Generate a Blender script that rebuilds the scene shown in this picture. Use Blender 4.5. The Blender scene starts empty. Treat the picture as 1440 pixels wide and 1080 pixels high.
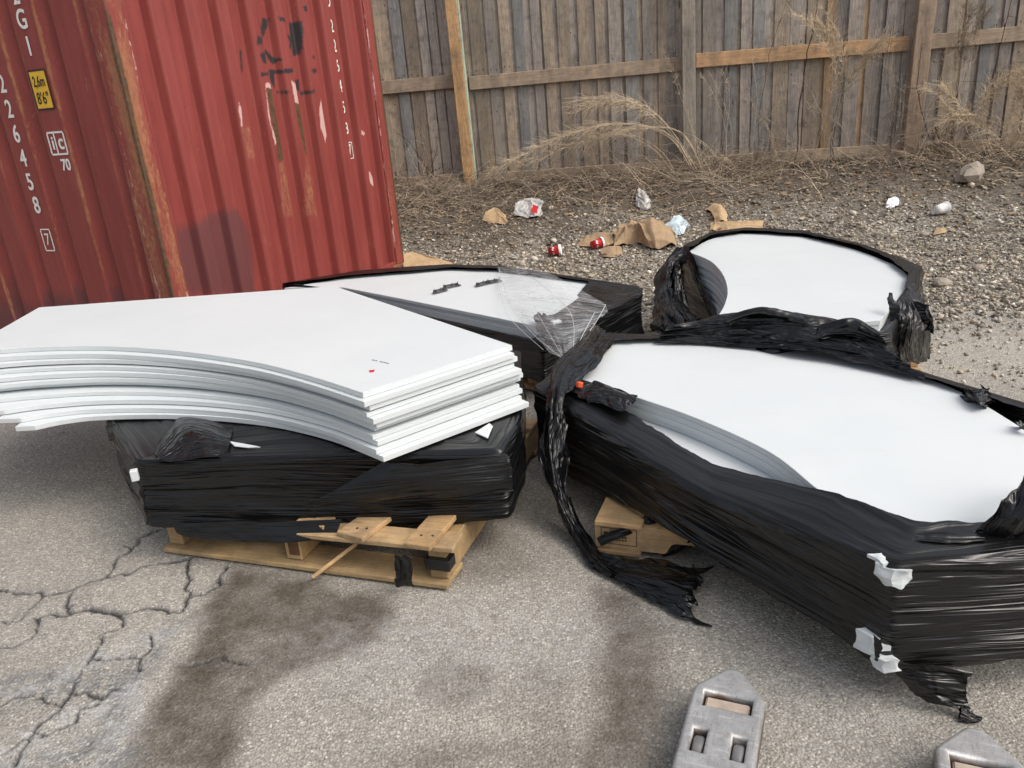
import bpy, bmesh, math, random
import numpy as np
from mathutils import Matrix, Vector

scene = bpy.context.scene
COL = scene.collection
rng = np.random.default_rng(7)
random.seed(7)

# ------------------------------------------------------------------ camera
F = 1100.0; H = 1.36
_d = np.array([248, 2960, F]); _d /= np.linalg.norm(_d)
_Y = np.array([0, 0, 1.0]) - _d[2] * _d; _Y /= np.linalg.norm(_Y)
_Z = -_d; _X = np.cross(_Y, _Z)
R = np.array([_X, _Y, _Z])               # world = R @ (right, down, forward)
cam = bpy.data.cameras.new('camera'); camo = bpy.data.objects.new('camera', cam); COL.objects.link(camo)
right = R @ [1, 0, 0]; up = R @ [0, -1, 0]; back = R @ [0, 0, -1]
M4 = Matrix(((right[0], up[0], back[0], 0), (right[1], up[1], back[1], 0), (right[2], up[2], back[2], H), (0, 0, 0, 1)))
camo.matrix_world = M4
cam.sensor_fit = 'HORIZONTAL'; cam.sensor_width = 36; cam.lens = 36 * F / 1440
cam.clip_start = 0.02; cam.clip_end = 3000
scene.camera = camo

# ------------------------------------------------------------------ light: overcast sky
SUN_EL, SUN_ROT = 50, 118
w = bpy.data.worlds.new('World'); scene.world = w; w.use_nodes = True
nt = w.node_tree; nt.nodes.clear()
sky = nt.nodes.new('ShaderNodeTexSky'); sky.sky_type = 'NISHITA'; sky.sun_disc = False
sky.sun_elevation = math.radians(SUN_EL); sky.sun_rotation = math.radians(SUN_ROT)
sky.dust_density = 6.0; sky.air_density = 1.0; sky.ozone_density = 0.6
bg = nt.nodes.new('ShaderNodeBackground'); bg.inputs['Strength'].default_value = 0.15
ow = nt.nodes.new('ShaderNodeOutputWorld')
hs = nt.nodes.new('ShaderNodeHueSaturation'); hs.inputs['Saturation'].default_value = .48   # cloud cover: little blue left
nt.links.new(sky.outputs[0], hs.inputs['Color']); nt.links.new(hs.outputs[0], bg.inputs[0]); nt.links.new(bg.outputs[0], ow.inputs[0])
sl = bpy.data.lights.new('sun', 'SUN'); sl.energy = .48; sl.angle = math.radians(60); sl.color = (1, .95, .88)
so = bpy.data.objects.new('sun', sl); COL.objects.link(so)
az = math.radians(SUN_ROT); el = math.radians(SUN_EL)
sd = Vector((math.sin(az) * math.cos(el), math.cos(az) * math.cos(el), math.sin(el)))
so.rotation_euler = sd.to_track_quat('Z', 'Y').to_euler(); so.location = (0, 0, 8)
vs = scene.view_settings; vs.view_transform = 'Standard'; vs.look = 'None'; vs.gamma = 1; vs.use_curve_mapping = False
vs.exposure = 0.34

# ------------------------------------------------------------------ numeric helpers
def ray(px, py): return R @ np.array([(px - 720) / F, (py - 540) / F, 1.0])
def at(px, py, z):
    v = ray(px, py); return np.array([0, 0, H]) + v * ((z - H) / v[2])
def A2(z, pts): return [at(x, y, z)[:2] for x, y in pts]
def A3(pts): return [at(x, y, z) for x, y, z in pts]
def onplane(px, py, p0, n):
    v = ray(px, py); o = np.array([0, 0, H]); return o + v * (np.dot(np.array(p0) - o, n) / np.dot(v, n))

def _h(i, j, k, s):
    n = (i.astype(np.int64) * 374761393 + j.astype(np.int64) * 668265263 + k.astype(np.int64) * 2147483647 + s * 974634777) & 0xffffffff
    n = ((n ^ (n >> 13)) * 1274126177) & 0xffffffff
    n = ((n ^ (n >> 16)) * 2246822519) & 0xffffffff
    return ((n ^ (n >> 15)) & 0xffff) / 32767.5 - 1.0
def vn(x, y, z=0.0, s=0):
    x, y, z = np.broadcast_arrays(np.asarray(x, float), np.asarray(y, float), np.asarray(z, float))
    i, j, k = np.floor(x), np.floor(y), np.floor(z)
    f, g, h = x - i, y - j, z - k
    f = f * f * (3 - 2 * f); g = g * g * (3 - 2 * g); h = h * h * (3 - 2 * h)
    r = 0
    for a in (0, 1):
        for b in (0, 1):
            for c in (0, 1):
                r = r + _h(i + a, j + b, k + c, s) * (f if a else 1 - f) * (g if b else 1 - g) * (h if c else 1 - h)
    return r
def fbm(x, y, z=0.0, s=0, o=4):
    r = 0; a = 1; t = 0
    for q in range(o):
        r = r + a * vn(np.asarray(x) * 2 ** q, np.asarray(y) * 2 ** q, np.asarray(z) * 2 ** q, s + q); t += a; a *= .5
    return r / t
def ridge(x, y, z=0.0, s=0, o=3):
    r = 0; a = 1; t = 0
    for q in range(o):
        r = r + a * (1 - 2 * np.abs(vn(np.asarray(x) * 2 ** q, np.asarray(y) * 2 ** q, np.asarray(z) * 2 ** q, s + q))); t += a; a *= .5
    return r / t
def sstep(a, b, x):
    t = np.clip((x - a) / (b - a), 0, 1); return t * t * (3 - 2 * t)
def segdist(P, poly):
    d = np.full(len(P), 1e9)
    for a, b in zip(poly[:-1], poly[1:]):
        a = np.array(a); b = np.array(b); ab = b - a
        t = np.clip(((P - a) @ ab) / max(ab @ ab, 1e-9), 0, 1)
        d = np.minimum(d, np.linalg.norm(P - (a + t[:, None] * ab), axis=1))
    return d

# ------------------------------------------------------------------ object helpers
def mk(name, V, Fc, mat, parent=None, smooth=False, uv=None, attrs=None, cols=None):
    V = np.asarray(V, float)
    me = bpy.data.meshes.new(name)
    if isinstance(Fc, np.ndarray):
        n, k = Fc.shape
        me.vertices.add(len(V)); me.vertices.foreach_set('co', V.ravel())
        me.loops.add(n * k); me.loops.foreach_set('vertex_index', Fc.ravel().astype(np.int32))
        me.polygons.add(n); me.polygons.foreach_set('loop_start', np.arange(0, n * k, k, dtype=np.int32))
        me.polygons.foreach_set('loop_total', np.full(n, k, dtype=np.int32))
        me.update(calc_edges=True); me.validate()
    else:
        me.from_pydata(V.tolist(), [], Fc); me.update()
    if smooth: me.polygons.foreach_set('use_smooth', np.ones(len(me.polygons), dtype=bool))
    if uv is not None:
        li = np.zeros(len(me.loops), dtype=np.int32); me.loops.foreach_get('vertex_index', li)
        ul = me.uv_layers.new(name='UVMap'); ul.data.foreach_set('uv', np.asarray(uv)[li].astype(np.float32).ravel())
    for k_, a in (attrs or {}).items():
        at_ = me.attributes.new(k_, 'FLOAT', 'POINT'); at_.data.foreach_set('value', np.asarray(a, np.float32))
    if cols is not None:
        c = np.ones((len(V), 4), np.float32); c[:, :3] = cols
        at_ = me.attributes.new('tint', 'FLOAT_COLOR', 'POINT'); at_.data.foreach_set('color', c.ravel())
    me.materials.append(mat)
    o = bpy.data.objects.new(name, me); COL.objects.link(o)
    if parent is not None: o.parent = parent
    return o
def tag(o, label, cat, group=None):
    o['label'] = label; o['category'] = cat
    if group: o['group'] = group
    return o
def kind(o, k): o['kind'] = k; return o
def thing(name, loc, label, cat, group=None, rz=0):
    o = bpy.data.objects.new(name, None); COL.objects.link(o); o.location = loc; o.rotation_euler = (0, 0, rz)
    o.empty_display_size = .1
    return tag(o, label, cat, group)
def gridf(nu, nv, closed=False):
    """faces of a grid indexed [v*nu+u]"""
    u = np.arange(nu if closed else nu - 1); v = np.arange(nv - 1)
    U, Vv = np.meshgrid(u, v); U = U.ravel(); Vv = Vv.ravel(); U2 = (U + 1) % nu
    return np.stack([Vv * nu + U, Vv * nu + U2, (Vv + 1) * nu + U2, (Vv + 1) * nu + U], 1)
class MB:
    """collects boxes, tubes and prisms for one mesh"""
    def __init__(s): s.v = []; s.f = []; s.c = []
    def add(s, V, Fc, c=(1, 1, 1)):
        n = len(s.v); s.v += [tuple(p) for p in V]; s.f += [[n + i for i in q] for q in Fc]; s.c += [c] * len(V)
    def box(s, c, size, rz=0, ry=0, rx=0, col=(1, 1, 1), bev=0.0):
        x, y, z = [q / 2 for q in size]; m = Matrix.Rotation(rz, 3, 'Z') @ Matrix.Rotation(ry, 3, 'Y') @ Matrix.Rotation(rx, 3, 'X')
        if bev <= 0:
            P = [(a * x, b * y, d * z) for d in (-1, 1) for b in (-1, 1) for a in (-1, 1)]
            Fc = [(0, 2, 3, 1), (4, 5, 7, 6), (0, 1, 5, 4), (2, 6, 7, 3), (0, 4, 6, 2), (1, 3, 7, 5)]
        else:
            bm = bmesh.new(); bmesh.ops.create_cube(bm, size=1)
            for q in bm.verts: q.co = Vector((q.co.x * 2 * x, q.co.y * 2 * y, q.co.z * 2 * z))
            bmesh.ops.bevel(bm, geom=bm.edges[:], offset=bev, segments=1, affect='EDGES')
            bm.verts.index_update(); P = [tuple(q.co) for q in bm.verts]; Fc = [[q.index for q in f.verts] for f in bm.faces]; bm.free()
        s.add([Vector(c) + m @ Vector(p) for p in P], Fc, col)
    def tube(s, pts, r0, r1=None, n=5, col=(1, 1, 1), caps=True):
        r1 = r0 if r1 is None else r1; pts = [Vector(p) for p in pts]; m = len(pts); V = []; Fc = []
        for i, p in enumerate(pts):
            t = (pts[min(i + 1, m - 1)] - pts[max(i - 1, 0)]).normalized()
            a = t.cross(Vector((.3, .1, 1)) if abs(t.z) < .9 else Vector((1, 0, 0))).normalized(); b = t.cross(a)
            r = r0 + (r1 - r0) * i / (m - 1)
            V += [p + (a * math.cos(2 * math.pi * k / n) + b * math.sin(2 * math.pi * k / n)) * r for k in range(n)]
        for i in range(m - 1):
            for k in range(n): Fc.append((i * n + k, i * n + (k + 1) % n, (i + 1) * n + (k + 1) % n, (i + 1) * n + k))
        if caps: Fc += [list(range(n))[::-1], list(range((m - 1) * n, m * n))]
        s.add(V, Fc, col)
    def lathe(s, prof, n=20, M=None, col=(1, 1, 1)):
        V = [(r * math.cos(2 * math.pi * k / n), r * math.sin(2 * math.pi * k / n), z) for r, z in prof for k in range(n)]
        if M is not None: V = [M @ Vector(p) for p in V]
        Fc = [(i * n + k, i * n + (k + 1) % n, (i + 1) * n + (k + 1) % n, (i + 1) * n + k) for i in range(len(prof) - 1) for k in range(n)]
        s.add(V, Fc, col)
    def build(s, name, mat, parent=None, smooth=False):
        return mk(name, s.v, s.f, mat, parent, smooth, cols=np.array(s.c, np.float32))

# ------------------------------------------------------------------ materials
class NT:
    def __init__(s, name):
        s.m = bpy.data.materials.new(name); s.m.use_nodes = True; s.t = s.m.node_tree
        s.b = s.t.nodes['Principled BSDF']; s.out = s.t.nodes['Material Output']
    def n(s, t, **k):
        o = s.t.nodes.new(t)
        for a, v in k.items(): setattr(o, a, v)
        return o
    def l(s, a, b): s.t.links.new(a, b)
    def val(s, inp, v):
        if hasattr(v, 'is_linked') or hasattr(v, 'links'): s.l(v, inp)
        else: inp.default_value = v
    def coord(s, kind_='Object', scale=(1, 1, 1), rot=(0, 0, 0)):
        c = s.n('ShaderNodeTexCoord'); m = s.n('ShaderNodeMapping'); m.inputs['Scale'].default_value = scale; m.inputs['Rotation'].default_value = rot
        s.l(c.outputs[kind_], m.inputs['Vector']); return m.outputs[0]
    def noise(s, vec, scale, detail=4, rough=.6, dist=0):
        o = s.n('ShaderNodeTexNoise'); s.l(vec, o.inputs['Vector']); o.inputs['Scale'].default_value = scale
        o.inputs['Detail'].default_value = detail; o.inputs['Roughness'].default_value = rough; o.inputs['Distortion'].default_value = dist
        return o.outputs[0]
    def vor(s, vec, scale, feature='F1', out='Distance', rnd=1):
        o = s.n('ShaderNodeTexVoronoi', feature=feature); s.l(vec, o.inputs['Vector']); o.inputs['Scale'].default_value = scale
        o.inputs['Randomness'].default_value = rnd
        return o.outputs[out]
    def ramp(s, fac, stops, interp='LINEAR'):
        o = s.n('ShaderNodeValToRGB'); o.color_ramp.interpolation = interp; e = o.color_ramp.elements
        while len(e) < len(stops): e.new(.5)
        for q, (p, c) in zip(e, stops):
            q.position = p; q.color = (*c, 1) if len(c) == 3 else c
        s.l(fac, o.inputs[0]); return o.outputs[0]
    def g(s, fac, a, b, lo=0, hi=1):
        o = s.n('ShaderNodeMapRange'); s.l(fac, o.inputs[0])
        for i, v in zip((1, 2, 3, 4), (a, b, lo, hi)): o.inputs[i].default_value = v
        return o.outputs[0]
    def mix(s, fac, a, b, mode='MIX'):
        o = s.n('ShaderNodeMix', data_type='RGBA', blend_type=mode)
        s.val(o.inputs[0], fac)
        for i, v in ((6, a), (7, b)):
            if isinstance(v, tuple): o.inputs[i].default_value = (*v, 1)
            else: s.l(v, o.inputs[i])
        return o.outputs[2]
    def math(s, op, a, b=0.0):
        o = s.n('ShaderNodeMath', operation=op); s.val(o.inputs[0], a); s.val(o.inputs[1], b); return o.outputs[0]
    def attr(s, name, out='Fac'):
        o = s.n('ShaderNodeAttribute', attribute_name=name); return o.outputs[out]
    def bump(s, h, strength=.3, dist=.01, prev=None):
        o = s.n('ShaderNodeBump'); o.inputs['Strength'].default_value = strength; o.inputs['Distance'].default_value = dist
        s.l(h, o.inputs['Height'])
        if prev is not None: s.l(prev, o.inputs['Normal'])
        return o.outputs[0]
    def done(s, col, rough=.6, normal=None, spec=.5, metal=0.0):
        if isinstance(col, tuple): s.b.inputs['Base Color'].default_value = (*col, 1)
        else: s.l(col, s.b.inputs['Base Color'])
        s.val(s.b.inputs['Roughness'], rough); s.val(s.b.inputs['Metallic'], metal)
        s.b.inputs['Specular IOR Level'].default_value = spec
        if normal is not None: s.l(normal, s.b.inputs['Normal'])
        return s.m

def m_simple(name, col, rough=.5, spec=.5, metal=0.0, var=.12, scale=25, bump=.0, tint=False):
    N = NT(name); v = N.coord()
    n = N.noise(v, scale, 5)
    a = tuple(c * (1 - var) for c in col); b = tuple(min(1, c * (1 + var)) for c in col)
    c = N.ramp(n, [(.3, a), (.7, b)])
    if tint: c = N.mix(1.0, c, N.attr('tint', 'Color'), 'MULTIPLY')
    nm = N.bump(n, bump, .01) if bump else None
    return N.done(c, rough, nm, spec, metal)

def m_sheet():
    N = NT('white_pvc_board'); v = N.coord()
    big = N.noise(v, 2.2, 3); fine = N.noise(v, 70, 3)
    c = N.ramp(big, [(.3, (.635, .675, .68)), (.7, (.675, .71, .715))])
    scuff = N.g(N.noise(N.coord('Object', (3, 60, 3), (0, 0, .6)), 3, 4), .66, .74)
    c = N.mix(N.math('MULTIPLY', scuff, .22), c, (.50, .51, .51)); sm = N.g(N.noise(N.coord('Object', (2, 5, 5), (0, 0, .4)), 2.2, 6, .7, .8), .58, .78); c = N.mix(N.math('MULTIPLY', sm, .20), c, (.52, .51, .48))
    sp = N.g(N.vor(v, 16, 'F1'), .035, .015)
    keep = N.g(N.noise(v, 5, 2), .50, .58)
    c = N.mix(N.math('MULTIPLY', N.math('MULTIPLY', sp, keep), .6), c, (.25, .22, .2))
    return N.done(c, N.g(fine, .3, .7, .38, .5), N.bump(fine, .03, .002), .4)

def m_film():
    N = NT('black_stretch_film')
    def lines(scale, rot, w_, dist=.5, seed=0):
        n = N.noise(N.coord('UV', scale, (0, 0, rot)), 1.0, 2, .5, dist)
        return N.g(N.math('ABSOLUTE', N.math('SUBTRACT', n, .5)), 0, w_, 1, 0)
    e = N.noise(N.coord('UV', (.8, 16, 1)), 1.0, 2, .5, .2)
    pm = N.g(N.noise(N.coord('UV', (2.0, 8, 1)), 1.0, 2), .45, .62)
    fl = N.math('SUBTRACT', 1.0, N.math('MULTIPLY', N.attr('band'), .88))
    M_ = lambda x, y: N.math('MULTIPLY', x, y)
    a = M_(M_(lines((.9, 62, 1), 0, .10, .15), pm), fl); b = M_(M_(lines((.7, 36, 1), .012, .09, .25), N.g(N.noise(N.coord('UV', (1.2, 7, 1), (0, 0, .7)), 1.0, 2), .40, .60)), fl)
    c = M_(M_(lines((.9, 17, 1), -.15, .085, .4), N.g(N.noise(N.coord('UV', (1.3, 4, 1)), 1.0, 2), .50, .62)), fl)
    d = M_(M_(lines((.9, 24, 1), .12, .085, .4), N.g(N.noise(N.coord('UV', (1.1, 4, 1), (0, 0, 1)), 1.0, 2), .52, .64)), fl)
    nm = N.bump(e, .7, .022); nm = N.bump(c, .9, .010, nm); nm = N.bump(d, .8, .008, nm); nm = N.bump(b, .9, .0060, nm); nm = N.bump(a, .8, .0042, nm)
    return N.done((.0052, .0054, .0058), N.math('ADD', N.g(e, .3, .7, .15, .26), N.math('MULTIPLY', N.attr('band'), .10)), nm, .5)

def m_film_crumple():
    N = NT('black_crumpled_film'); ob = N.coord('Object')
    n = N.noise(N.coord('UV', (5, 24, 1)), 1.0, 2, .5, .9); b = N.g(N.math('ABSOLUTE', N.math('SUBTRACT', n, .5)), 0, .12, 1, 0)
    n2 = N.noise(ob, 20, 2, .5, 1.2); b2 = N.g(N.math('ABSOLUTE', N.math('SUBTRACT', n2, .5)), 0, .10, 1, 0)
    n3 = N.noise(ob, 9, 2, .5, .4); nm = N.bump(n3, .5, .03); nm = N.bump(b, .7, .006, nm)
    return N.done((.0045, .0047, .005), N.g(n2, .3, .7, .12, .26), nm, .5)

def m_clear():
    N = NT('clear_stretch_film')
    n = N.noise(N.coord('UV', (26, 2.2, 1)), 1, 3, .55, .6); ln = N.g(N.math('ABSOLUTE', N.math('SUBTRACT', n, .5)), 0, .05, 1, 0)
    n2 = N.noise(N.coord('UV', (5, 3, 1)), 1, 3, .5, 1.0)
    N.b.inputs['Base Color'].default_value = (.80, .82, .83, 1); N.b.inputs['Roughness'].default_value = .14
    N.l(N.math('ADD', N.math('MULTIPLY', ln, .38), N.g(n2, .35, .7, .05, .24)), N.b.inputs['Alpha']); N.l(N.bump(ln, .5, .006), N.b.inputs['Normal'])
    return N.m

def m_cord():
    N = NT('stretched_clear_film_edge'); N.b.inputs['Alpha'].default_value = .75
    return N.done((.82, .84, .85), .25)

def m_wood(name, dark, light, grain=(14, 14, .7), use_tint=True, rough=.8, knots=True):
    N = NT(name); v = N.coord('Object', grain)
    a = N.noise(v, 6, 7, .65, 1.2); f = N.noise(N.coord('Object', tuple(q * 4 for q in grain)), 9, 4)
    c = N.ramp(a, [(.25, dark), (.5, tuple((p + q) / 2 for p, q in zip(dark, light))), (.75, light)])
    if use_tint: c = N.mix(1.0, c, N.attr('tint', 'Color'), 'MULTIPLY')
    ln = N.g(f, .60, .70)
    c = N.mix(N.math('MULTIPLY', ln, .6), c, tuple(q * .45 for q in dark))
    if knots:
        k = N.vor(N.coord('Object', (7, 7, 1.9)), 1.0, 'F1'); kk = N.g(k, .10, .04)
        wz = N.noise(N.coord('Object', (5, 5, .8)), 1.3, 4, .6); c = N.mix(1.0, c, N.ramp(wz, [(.3, (.72, .72, .74)), (.5, (1, 1, 1)), (.72, (1.25, 1.18, 1.08))]), 'MULTIPLY')
        c = N.mix(N.math('MULTIPLY', kk, .85), c, tuple(q * .25 for q in dark))
    wv_ = N.noise(N.coord('Object'), 11, 5, .7); c = N.mix(N.g(wv_, .48, .70, 0, .65), c, tuple(q * .55 + .03 for q in dark))
    return N.done(c, rough, N.bump(f, .5, .005), .25)

def m_asphalt():
    N = NT('worn_asphalt'); v = N.coord()
    w_ = N.noise(v, 14, 3)
    vv = N.n('ShaderNodeVectorMath', operation='ADD'); sc_ = N.n('ShaderNodeVectorMath', operation='SCALE')
    nz = N.n('ShaderNodeTexNoise'); N.l(v, nz.inputs['Vector']); nz.inputs['Scale'].default_value = 60
    N.l(nz.outputs['Color'], sc_.inputs[0]); sc_.inputs['Scale'].default_value = .010
    N.l(v, vv.inputs[0]); N.l(sc_.outputs[0], vv.inputs[1]); vw = vv.outputs[0]
    cell = N.n('ShaderNodeTexVoronoi'); N.l(vw, cell.inputs['Vector']); cell.inputs['Scale'].default_value = 135
    cell2 = N.n('ShaderNodeTexVoronoi'); N.l(vw, cell2.inputs['Vector']); cell2.inputs['Scale'].default_value = 300
    sep = N.n('ShaderNodeSeparateColor'); N.l(cell.outputs['Color'], sep.inputs[0])
    sep2 = N.n('ShaderNodeSeparateColor'); N.l(cell2.outputs['Color'], sep2.inputs[0])
    stone = N.ramp(sep.outputs[0], [(0, (.21, .20, .18)), (.45, (.335, .318, .284)), (.75, (.415, .395, .352)), (.93, (.50, .478, .430)), (1, (.62, .60, .55))])
    stone2 = N.ramp(sep2.outputs[1], [(0, (.17, .16, .145)), (.6, (.315, .298, .265)), (1, (.44, .42, .378))])
    edge = N.g(cell.outputs['Distance'], .35, .62)
    c = N.mix(edge, stone, stone2)
    big = N.noise(v, 1.3, 5, .6); c = N.mix(1.0, c, N.ramp(big, [(.3, (.90, .895, .885)), (.7, (1.26, 1.24, 1.20))]), 'MULTIPLY')
    mid = N.noise(v, 9, 5, .7)
    c = N.mix(N.g(mid, .55, .75, 0, .35), c, (.14, .13, .115))
    # marks with shapes of their own: dirt, tar patches, salt, cracks
    dn = N.math('MULTIPLY', N.attr('dirt'), N.g(N.noise(v, 6, 6, .7), .28, .6, .45, 1.0))
    c = N.mix(N.math('MULTIPLY', dn, .95), c, N.ramp(N.noise(v, 120, 3), [(.3, (.052, .041, .031)), (.7, (.125, .102, .078))]))
    tn = N.math('MULTIPLY', N.attr('tar'), N.g(N.noise(v, 22, 5, .75), .40, .56))
    c = N.mix(N.math('MULTIPLY', tn, .75), c, N.ramp(sep.outputs[1], [(0, (.07, .072, .078)), (.85, (.17, .175, .185)), (1, (.45, .45, .46))]))
    pn = N.math('MULTIPLY', N.attr('pale'), N.g(N.noise(v, 16, 6, .8), .42, .66))
    c = N.mix(N.math('MULTIPLY', pn, .7), c, (.50, .50, .50))
    c = N.mix(N.attr('crack'), c, (.042, .041, .042))
    hb = N.bump(N.math('ADD', N.math('MULTIPLY', cell.outputs['Distance'], -1), N.math('MULTIPLY', mid, .8)), .55, .006)
    return N.done(c, .88, hb, .25)

def m_gravelbase():
    N = NT('gravel_soil'); v = N.coord()
    cell = N.n('ShaderNodeTexVoronoi'); N.l(v, cell.inputs['Vector']); cell.inputs['Scale'].default_value = 55
    sep = N.n('ShaderNodeSeparateColor'); N.l(cell.outputs['Color'], sep.inputs[0])
    c = N.ramp(sep.outputs[0], [(0, (.08, .07, .058)), (.5, (.20, .182, .155)), (.85, (.33, .31, .275)), (1, (.5, .48, .45))])
    n = N.noise(v, 2.0, 5, .65); c = N.mix(1.0, c, N.ramp(n, [(.35, (.6, .56, .5)), (.65, (1.1, 1.08, 1.03))]), 'MULTIPLY')
    c = N.mix(N.math('MULTIPLY', N.attr('soil'), .85), c, N.ramp(N.noise(v, 45, 5, .7), [(.3, (.035, .027, .020)), (.55, (.095, .075, .056)), (.75, (.19, .155, .12))]))
    return N.done(c, .95, N.bump(cell.outputs['Distance'], -.8, .02), .2)

def m_tint(name, rough=.8, var=.15, scale=40, bump=.2, spec=.3):
    N = NT(name); n = N.noise(N.coord(), scale, 5)
    c = N.mix(1.0, N.ramp(n, [(.3, (1 - var,) * 3), (.7, (1 + var,) * 3)]), N.attr('tint', 'Color'), 'MULTIPLY')
    return N.done(c, rough, N.bump(n, bump, .004), spec)

def m_container(name='red_container_paint'):
    N = NT(name); v = N.coord(); st = N.coord('Object', (9, 9, .7))
    n = N.noise(st, 2.5, 6, .65, .4); n2 = N.noise(v, 1.6, 4)
    c = N.ramp(n, [(.25, (.185, .031, .026)), (.55, (.24, .045, .037)), (.8, (.28, .068, .055))])
    c = N.mix(N.g(n2, .45, .75, 0, .5), c, (.30, .060, .052))
    # chalky scratches
    sc = N.g(N.noise(N.coord('Object', (30, 30, 4)), 2.4, 6, .75, 2.5), .62, .66)
    pk = N.g(N.noise(v, 4.2, 3), .48, .60)
    c = N.mix(N.math('MULTIPLY', N.math('MULTIPLY', sc, pk), .8), c, (.50, .27, .17))
    # masks carried by the mesh, roughened
    rn = N.noise(N.coord('Object', (26, 26, 9)), 2.2, 7, .78, .6)
    def mask(a, lo=.42, hi=.58):
        x = N.math('ADD', N.attr(a), N.math('MULTIPLY', N.math('SUBTRACT', rn, .5), 1.5)); return N.g(x, lo, hi)
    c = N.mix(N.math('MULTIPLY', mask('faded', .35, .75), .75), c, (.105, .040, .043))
    c = N.mix(N.math('MULTIPLY', mask('rust', .35, .75), .85), c, N.ramp(rn, [(.3, (.20, .075, .036)), (.55, (.335, .140, .068)), (.75, (.43, .25, .13))]))
    c = N.mix(mask('pale'), c, (.58, .36, .33))
    c = N.mix(mask('bare'), c, N.ramp(N.noise(v, 40, 4), [(.3, (.06, .032, .016)), (.7, (.135, .075, .036))]))
    c = N.mix(mask('black', .34, .62), c, (.028, .025, .027))
    dots = N.g(N.noise(v, 38, 2), .735, .75)
    c = N.mix(N.math('MULTIPLY', dots, .8), c, (.08, .035, .02))
    return N.done(c, .52, N.bump(n, .12, .01), .4)

def m_steel():
    N = NT('worn_grey_steel'); v = N.coord()
    n = N.noise(v, 30, 5); sc = N.noise(N.coord('Object', (8, 120, 8), (0, 0, .5)), 2, 5)
    c = N.ramp(n, [(.25, (.34, .335, .33)), (.5, (.42, .42, .415)), (.75, (.50, .50, .495))])
    c = N.mix(N.g(sc, .56, .66, 0, .6), c, (.66, .66, .65))
    c = N.mix(N.math('MULTIPLY', N.g(N.noise(v, 9, 5, .7), .62, .72), .6), c, (.20, .085, .04))
    sz = N.n('ShaderNodeSeparateXYZ'); N.l(v, sz.inputs[0]); zz = N.math('ADD', sz.outputs[2], N.math('MULTIPLY', N.math('SUBTRACT', N.noise(v, 14, 4), .5), .05))
    c = N.mix(N.g(zz, .078, .066), c, N.ramp(N.noise(v, 40, 5), [(.3, (.07, .045, .035)), (.6, (.16, .09, .06)), (.8, (.24, .22, .2))]))
    l1 = N.noise(N.coord('Object', (90, 9, 9), (0, 0, .25)), 1.4, 4, .6, 1.0); c = N.mix(N.g(N.math('ABSOLUTE', N.math('SUBTRACT', l1, .5)), .012, 0, 0, .7), c, (.13, .125, .12))
    gr = N.noise(v, 55, 6, .75); c = N.mix(N.g(gr, .56, .72, 0, .45), c, (.20, .18, .16)); l2 = N.noise(N.coord('Object', (12, 70, 9), (0, 0, -.5)), 1.3, 4, .6, 1.5); c = N.mix(N.g(N.math('ABSOLUTE', N.math('SUBTRACT', l2, .5)), .010, 0, 0, .6), c, (.15, .145, .14)); g3 = N.noise(v, 12, 5, .7); c = N.mix(N.g(g3, .54, .72, 0, .55), c, (.24, .205, .17))
    return N.done(c, N.g(sc, .3, .7, .34, .55), N.bump(l1, .25, .002), .5, .4)

SHEET = m_sheet(); FILM = m_film(); CRUM = m_film_crumple(); CLEAR = m_clear(); CORD = m_cord()
def m_pallet(*a_):
    m = m_wood(*a_); return m
PALLETW = m_pallet('pallet_pine', (.36, .232, .120), (.64, .47, .275), (1.2, 20, 20), True, .75)
FENCEW = m_wood('weathered_fence_wood', (.20, .178, .152), (.54, .495, .44), (16, 16, .9), True, .88)
RAILW = m_wood('weathered_rail_wood', (.29, .24, .19), (.54, .47, .39), (.9, 16, 16), True, .88)
ASPH = m_asphalt(); GRAV = m_gravelbase(); STONE = m_tint('loose_stone'); RED = m_container()
STEEL = m_steel()
RUSTY = m_simple('rusty_steel', (.19, .085, .045), .85, .3, 0, .5, 20, .4)
WHITEP = m_simple('white_marking_paint', (.72, .71, .68), .6, .4, 0, .1, 60)
YELLOW = m_simple('yellow_sticker', (.72, .43, .035), .5, .4, 0, .1, 30)
BLACKP = m_simple('black_print', (.02, .02, .02), .6, .4)
STRAW = m_tint('dry_straw', .85, .25, 30, .0)
TWIG = m_tint('dead_twig', .9, .3, 30, .0)
CARD = m_simple('brown_kraft_paper', (.36, .255, .155), .85, .2, 0, .2, 18, .2)
TAN = m_simple('tan_cardboard', (.47, .33, .19), .85, .2, 0, .18, 14, .15)
FOAM = m_simple('white_foam_cup', (.84, .83, .80), .6, .3)
PAPERW = m_simple('white_paper', (.72, .74, .78), .7, .3, 0, .08)
CUPRED = m_simple('red_printed_paper', (.60, .030, .035), .4, .5, 0, .1)
BLUEP = m_simple('pale_blue_printed_bag', (.50, .60, .64), .45, .5, 0, .45, 9)
BAGCL = m_simple('cloudy_plastic_bag', (.48, .47, .45), .35, .5, 0, .25, 20)
ROCK = m_simple('grey_tan_rock', (.33, .285, .235), .9, .2, 0, .25, 9, .5)
ORANGE = m_simple('orange_red_tag', (.75, .10, .03), .5, .5)
BRACK = m_simple('dark_galvanised_metal', (.12, .12, .125), .45, .5, .6, .3)
RUBBER = m_simple('grey_polyurethane_wheel', (.16, .16, .16), .4, .5, 0, .2)
PINKBLK = m_simple('dusty_beige_block', (.42, .345, .28), .9, .2, 0, .15, 40, .3)

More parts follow.
